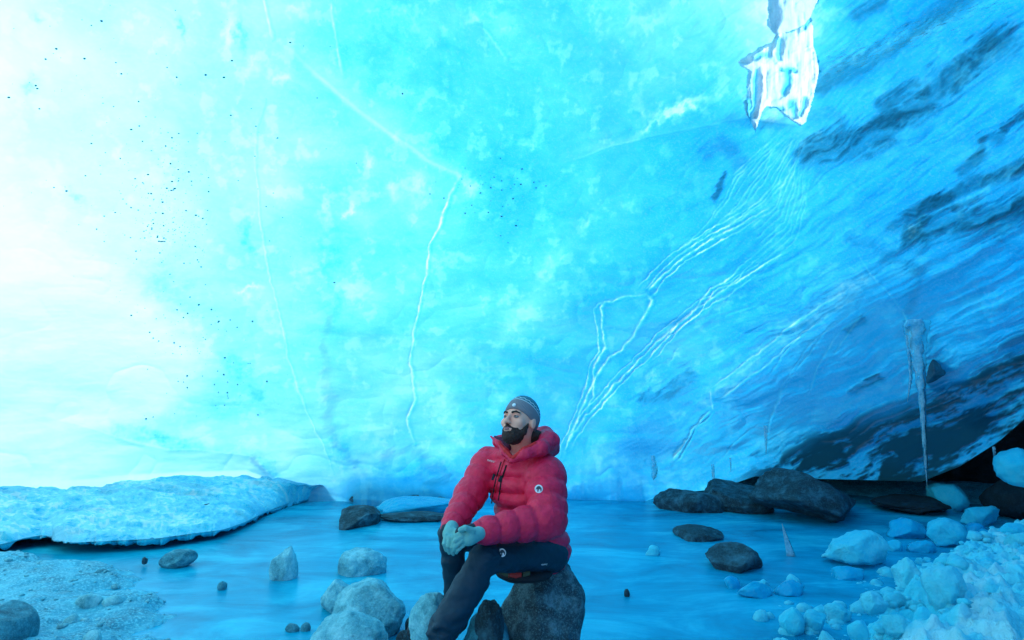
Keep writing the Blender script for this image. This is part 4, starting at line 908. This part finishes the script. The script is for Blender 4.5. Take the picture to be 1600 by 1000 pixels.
def beard(l):
    d_ = ell(l, (0, .030, -.030), (.0615, .0645, .081)); d_ = smin(d_, ell(l, (0, .049, -.083), (.0495, .045, .040)), .03)
    d_ = smin(d_, ell(l, (0, .063, -.100), (.034, .031, .026)), .02)
    line = -.050 + .002 * fbm3(l * 60, 2, 25) - .30 * (.085 - l[..., 1]).clip(-1, .03) + .85 * (.05 - l[..., 1]).clip(0, .05)        # beard line rises to the ear
    d_ = smax(d_, l[..., 2] - line, .006)
    for s_ in (-1, 1): d_ = smin(d_, cap(l, (s_ * .066, .022, -.018), (s_ * .056, .040, -.066), .008, .018), .010)
    d_ = smax(d_, .008 + .25 * (l[..., 2] + .06) - l[..., 1], .006)
    m_ = cap(l, (0, .104, -.046), (.030, .086, -.062), .0065, .006); m2 = cap(l, (0, .104, -.046), (-.030, .086, -.062), .0065, .006)
    d_ = smax(d_, -ell(l, (0, .110, -.063), (.021, .020, .0085)), .004)
    d_ = smin(d_, smin(m_, m2, .004), .005)
    return d_ + .0030 * fbm3(l * 150, 2, 5) + .003 * fbm3(l * 45, 2, 15)
part_l('beard', beard, (-.07, -.03, -.15), (.07, .12, -.01), .0032, 'beard')
part_l('lips', lambda l: smin(ell(l, (0, .1035, -.0595), (.018, .008, .0035)), ell(l, (0, .1025, -.0665), (.016, .008, .0042)), .002), (-.03, .08, -.08), (.03, .12, -.05), .0016, 'lip')
for s in (-1, 1):
    e = part_l('eye', lambda l: ell(l, (s * .031, .0835, .003), (.0135, .0125, .0085)), (s * .031 - .02, .065, -.012), (s * .031 + .02, .10, .018), .0016, 'eye')
    part_l('iris', lambda l: ell(l, (s * .031 - .001, .0935, .0045), (.0058, .0036, .0058)), (s * .031 - .01, .085, -.006), (s * .031 + .01, .10, .014), .0012, 'iris', e)
    part_l('eyebrow', lambda l: smin(cap(l, (s * .016, .1005, .021), (s * .034, .0955, .0265), .0048, .0045), cap(l, (s * .034, .0955, .0265), (s * .050, .083, .0215), .0045, .003), .003) + .001 * fbm3(l * 200, 1, 3), (min(s * .016, s * .05) - .01, .07, .01), (max(s * .016, s * .05) + .01, .11, .04), .0018, 'beard')
    part_l('eyelid', lambda l: smax(ell(l, (s * .031, .0835, .0045), (.0155, .0140, .0105)), .0062 - l[..., 2], .001), (s * .031 - .02, .065, -.0), (s * .031 + .02, .105, .022), .0014, 'skin')
# beanie: crown leans back, patterned rings around it
ha = np.array([0, -.46, .89]); ha /= np.linalg.norm(ha)
def hat(l):
    d_ = ell(l, (0, -.012, .036), (.0835, .1025, .106)); k = l @ ha
    d_ = smax(d_, .000 - k, .006)
    rim = np.exp(-((k - .013) / .016) ** 2); a_ = np.arctan2(l[..., 0], l[..., 1])
    return d_ - .0025 * rim + .0009 * np.sin(a_ * 70)
hb = part_l('beanie', hat, (-.1, -.13, -.08), (.1, .11, .16), .0034, 'black', attrs={'ring': lambda v: (v @ ha) * 10, 'around': lambda v: np.arctan2(v[:, 0], v @ np.cross(np.array([1., 0, 0]), ha) * -1)})
q = NT('knit_beanie'); r_ = q.attr('ring'); ar = q.attr('around')
base = q.ramp(r_, [(0, (.21, .19, .21)), (.58, (.22, .20, .22)), (.595, (.55, .62, .64)), (.63, (.55, .62, .64)), (.645, (.05, .17, .20)), (1.0, (.05, .2, .24))])
zig = q.math('SINE', q.math('MULTIPLY', ar, 22)); band = q.math('ABSOLUTE', q.math('SUBTRACT', q.math('ADD', q.math('MULTIPLY', zig, .035), r_), .77))
base = q.mix(q.math('LESS_THAN', band, .028), base, (.55, .66, .68))
base = q.mix(q.math('GREATER_THAN', r_, .93), base, (.04, .22, .27))
base = q.mix(q.math('GREATER_THAN', r_, 1.2), base, (.10, .12, .14))
n = q.bump(q.math('SINE', q.math('MULTIPLY', ar, 90)), .5, .002); n = q.bump(q.noise(180, 2, .6, q.pos()), .6, .002, n)
m_ = q.end(q.N('BsdfPrincipled', {'Base Color': base, 'Roughness': .9, 'Normal': n}).outputs[0]); hb.data.materials[0] = m_
part_l('hat_badge', lambda l: ell(l, (-.010, .0885, .062), (.011, .006, .009)), (-.03, .07, .045), (.01, .105, .08), .0018, 'white_print')
part_l('hair', lambda l: smin(ell(l, (0, -.075, -.045), (.060, .045, .045)), ell(l, (-.03, -.115, -.045), (.04, .035, .04)), .02) + .003 * fbm3(l * 70, 2, 4), (-.09, -.17, -.11), (.08, -.02, .02), .0045, 'beard')

# hood and collar
path = [P(801, 719, 3.40), P(822, 708, 3.37), P(845, 700, 3.40), P(858, 690, 3.50), P(851, 682, 3.64), P(828, 680, 3.74), P(800, 684, 3.76), P(778, 690, 3.68)]
rad = [.020, .028, .040, .050, .050, .045, .04, .03]
def hood(p):
    d_ = None
    for i in range(len(path) - 1):
        c = cap(p, path[i], path[i + 1], rad[i], rad[i + 1]); d_ = c if d_ is None else smin(d_, c, .02)
    d_ = smin(d_, cap(p, P(846, 712, 3.52), P(862, 700, 3.60), .04, .045), .04)
    return d_ + .007 * wrinkle(p, 9, 22) + .004 * np.abs(wrinkle(p, 2, 45))
a = np.array(path); v, f = sdf_mesh(hood, a.min(0) - .08, a.max(0) + .08, .006); build('hood', v, f, M['jacket'], man)
def ribbon(name, pts, wvec, thick, mat, par, n=16):
    """soft strip through pts with half-width vectors wvec, given a real thickness"""
    pts = np.array(pts); wv = np.array(wvec); s = np.linspace(0, 1, len(pts)); t_ = np.linspace(0, 1, n)
    c = np.stack([np.interp(t_, s, pts[:, i]) for i in range(3)], -1); w2 = np.stack([np.interp(t_, s, wv[:, i]) for i in range(3)], -1)
    tg = np.gradient(c, axis=0); nr = np.cross(tg, w2); nr /= np.linalg.norm(nr, axis=1)[:, None]
    v = np.concatenate([c - w2 + nr * thick, c + w2 + nr * thick, c + w2 - nr * thick, c - w2 - nr * thick]).reshape(4, n, 3).transpose(1, 0, 2).reshape(-1, 3)
    f = [(i * 4 + j, i * 4 + (j + 1) % 4, (i + 1) * 4 + (j + 1) % 4, (i + 1) * 4 + j) for i in range(n - 1) for j in range(4)] + [(0, 3, 2, 1), ((n - 1) * 4, (n - 1) * 4 + 1, (n - 1) * 4 + 2, (n - 1) * 4 + 3)]
    return build(name, v, f, M[mat], par)
# raised collar flap on his right, dark inside, bright edge
def flap(p):
    d_ = smin(cap(p, P(799, 716, 3.41), P(779, 693, 3.50), .016, .016), cap(p, P(779, 693, 3.50), P(767, 682, 3.56), .014, .006), .01)
    d_ = smin(d_, cap(p, P(790, 708, 3.46), P(786, 690, 3.62), .02, .012), .02); return d_ + .003 * wrinkle(p, 5, 40)
v, f = sdf_mesh(flap, P(760, 722, 3.4) - [0, .05, 0], P(805, 674, 3.66) + [0, .05, 0], .005); build('collar_flap', v, f, M['jacket'], man)
tubeobj('collar_lining', [P(799, 714, 3.395), P(790, 704, 3.43), P(780, 692, 3.475)], [.010, .010, .007], 'lining', man, .004)
tubeobj('collar_lining', [P(803, 715, 3.385), P(820, 703, 3.365), P(836, 694, 3.38)], [.012, .015, .012], 'lining', man, .004)
tubeobj('collar_inside', [P(793, 700, 3.50), P(782, 688, 3.56), P(773, 682, 3.59)], [.020, .016, .006], 'lining_dark', man, .005)

# projecting small marks onto the clothes: find the surface along a sight line
def hit(o, px, py):
    dg = bpy.context.evaluated_depsgraph_get(); base = np.zeros(3); q_ = o.parent
    while q_ is not None: base = base + np.array(q_.location); q_ = q_.parent
    r = ray(px, py); ok, co, nr, _ = o.ray_cast(Vector(CAM - base), Vector(r).normalized())
    return (np.array(co) + base, np.array(nr)) if ok else (P(px, py, 3.3), -r)
trs = [o for o in man.children if o.name.startswith('trousers')][0]
bpy.context.view_layer.update()
def strip_on(o, name, pxs, wpx, mat, lift=.003, n=14):
    pxs = np.array(pxs, float); t_ = np.linspace(0, 1, n); s = np.linspace(0, 1, len(pxs)); x = np.interp(t_, s, pxs[:, 0]); y = np.interp(t_, s, pxs[:, 1])
    pts = []; 
    for a_, b_ in zip(x, y):
        c, nr = hit(o, a_, b_); pts.append(c - ray(a_, b_) / np.linalg.norm(ray(a_, b_)) * lift)
    pts = np.array(pts); k = 3.4 / F; dx, dy = pxs[-1] - pxs[0]; L_ = math.hypot(dx, dy); wv = np.array([dy / L_, 0, dx / L_]) * wpx * k / 2
    return ribbon(name, pts, [wv] * n, .002, mat, man, n)
strip_on(jk, 'zip', [(783, 722), (774, 752), (768, 786)], 2.2, 'black')
strip_on(jk, 'zip', [(791, 727), (783, 752), (779, 782)], 2.6, 'black')
strip_on(jk, 'zip_pull', [(773, 741), (770, 750)], 5, 'navy', .006, 4); strip_on(jk, 'zip_pull', [(784, 744), (780, 753)], 5, 'navy', .006, 4)
strip_on(jk, 'zip', [(788, 718), (779, 745), (774, 770)], 1.3, 'lining')
# arm and thigh badges: white disc with a dark tusked animal outline
def badge(o, px, py, rx, name):
    c, nr = hit(o, px, py); nr = nr / np.linalg.norm(nr)
    if nr @ (CAM - c) < 0: nr = -nr
    vw = (CAM - c) / np.linalg.norm(CAM - c); nr = nr * .55 + vw * .45; nr /= np.linalg.norm(nr)
    u = np.cross([0, 0, 1.], nr); u /= np.linalg.norm(u); w_ = np.cross(nr, u); k = 3.35 / F; r = rx * k
    def disc(name, shape, lift, mat, par, th=.0015):
        m = len(shape); v = [c + nr * (lift + th) + u * a * r + w_ * b * r for a, b in shape] + [c + nr * (lift - .01) + u * a * r + w_ * b * r for a, b in shape]
        f = [tuple(range(m))] + [tuple(reversed(range(m, 2 * m)))] + [(i, m + i, m + (i + 1) % m, (i + 1) % m) for i in range(m)]
        return build(name, v, f, M[mat], par, smooth=False)
    e = disc(name, [(math.cos(i / 24 * 6.283), math.sin(i / 24 * 6.283)) for i in range(24)], .004, 'white_print', man)
    disc('badge_emblem', [(-.75, -.25), (-.6, .25), (-.25, .62), (.15, .68), (.5, .45), (.75, .05), (.7, -.45), (.5, -.62), (.42, -.15), (.2, -.02), (.0, -.2), (-.05, -.62), (-.3, -.7), (-.28, -.2), (-.5, -.05)], .0055, 'grey_print', e)
badge(jk, 842, 764, 6.2, 'arm_badge'); badge(trs, 784, 864, 6.0, 'thigh_badge')
def word(o, txt, px, py, size_px, ang, name, mat):
    cu = bpy.data.curves.new('t', 'FONT'); cu.body = txt; cu.size = 1; cu.extrude = .03; cu.align_x = 'CENTER'; cu.align_y = 'CENTER'
    t_ = bpy.data.objects.new('t', cu); COL.objects.link(t_); bpy.context.view_layer.update()
    me = bpy.data.meshes.new_from_object(t_.evaluated_get(bpy.context.evaluated_depsgraph_get())); v = np.array([a_.co[:] for a_ in me.vertices]); f = [tuple(p_.vertices) for p_ in me.polygons]
    bpy.data.objects.remove(t_); bpy.data.meshes.remove(me)
    c, nr = hit(o, px, py); nr = nr / np.linalg.norm(nr); nr = nr if nr @ (CAM - c) > 0 else -nr; vw = (CAM - c) / np.linalg.norm(CAM - c); nr = nr * .4 + vw * .6; nr /= np.linalg.norm(nr)
    u = np.cross([0, 0, 1.], nr); u /= np.linalg.norm(u); w_ = np.cross(nr, u); a_ = math.radians(ang); u, w_ = u * math.cos(a_) + w_ * math.sin(a_), w_ * math.cos(a_) - u * math.sin(a_)
    s = size_px * 3.35 / F / (v[:, 0].max() - v[:, 0].min())
    build(name, c + nr * .006 + (v[:, :1] * u + v[:, 1:2] * w_ * 1.3 + v[:, 2:] * nr) * s, f, M[mat], man, smooth=False)
word(jk, 'MAMMUT', 768, 721, 14, -14, 'chest_lettering', 'white_print'); word(trs, 'MAMMUT', 850, 882, 10, 0, 'pocket_lettering', 'white_print')

# pad between man and boulder
pr = empty('seat_pad', P(815, 905, 3.5)); tag(pr, 'black folded seat pad with red and olive pattern under the thigh of the man', 'seat pad')
def pad(p): return ell(p, P(818, 894, 3.50), (.15, .14, .040), frame(47, 0)) + .006 * wrinkle(p, 3, 18)
v, f = sdf_mesh(pad, P(770, 915, 3.5) - [0, .17, .04], P(880, 872, 3.5) + [0, .17, .04], .008); padb = build('cushion', v, f, M['black'], pr)
bpy.context.view_layer.update()
for (pts, wd, mt) in (([(781, 893), (790, 897), (797, 899)], 7, 'olive'), ([(795, 899), (806, 900), (815, 899)], 9, 'red_fabric'), ([(817, 899), (822, 898), (828, 897)], 9, 'olive')):
    pxs = np.array(pts, float); pp = []
    for a_, b_ in pxs:
        c, _ = hit(padb, a_, b_); pp.append(c - ray(a_, b_) * .006)
    wv = np.array([0, 0, 1.]) * wd * 3.4 / F / 2; ribbon('pattern_panel', pp, [wv] * len(pp), .004, mt, pr, 10)
print('scene built', len(bpy.data.objects))
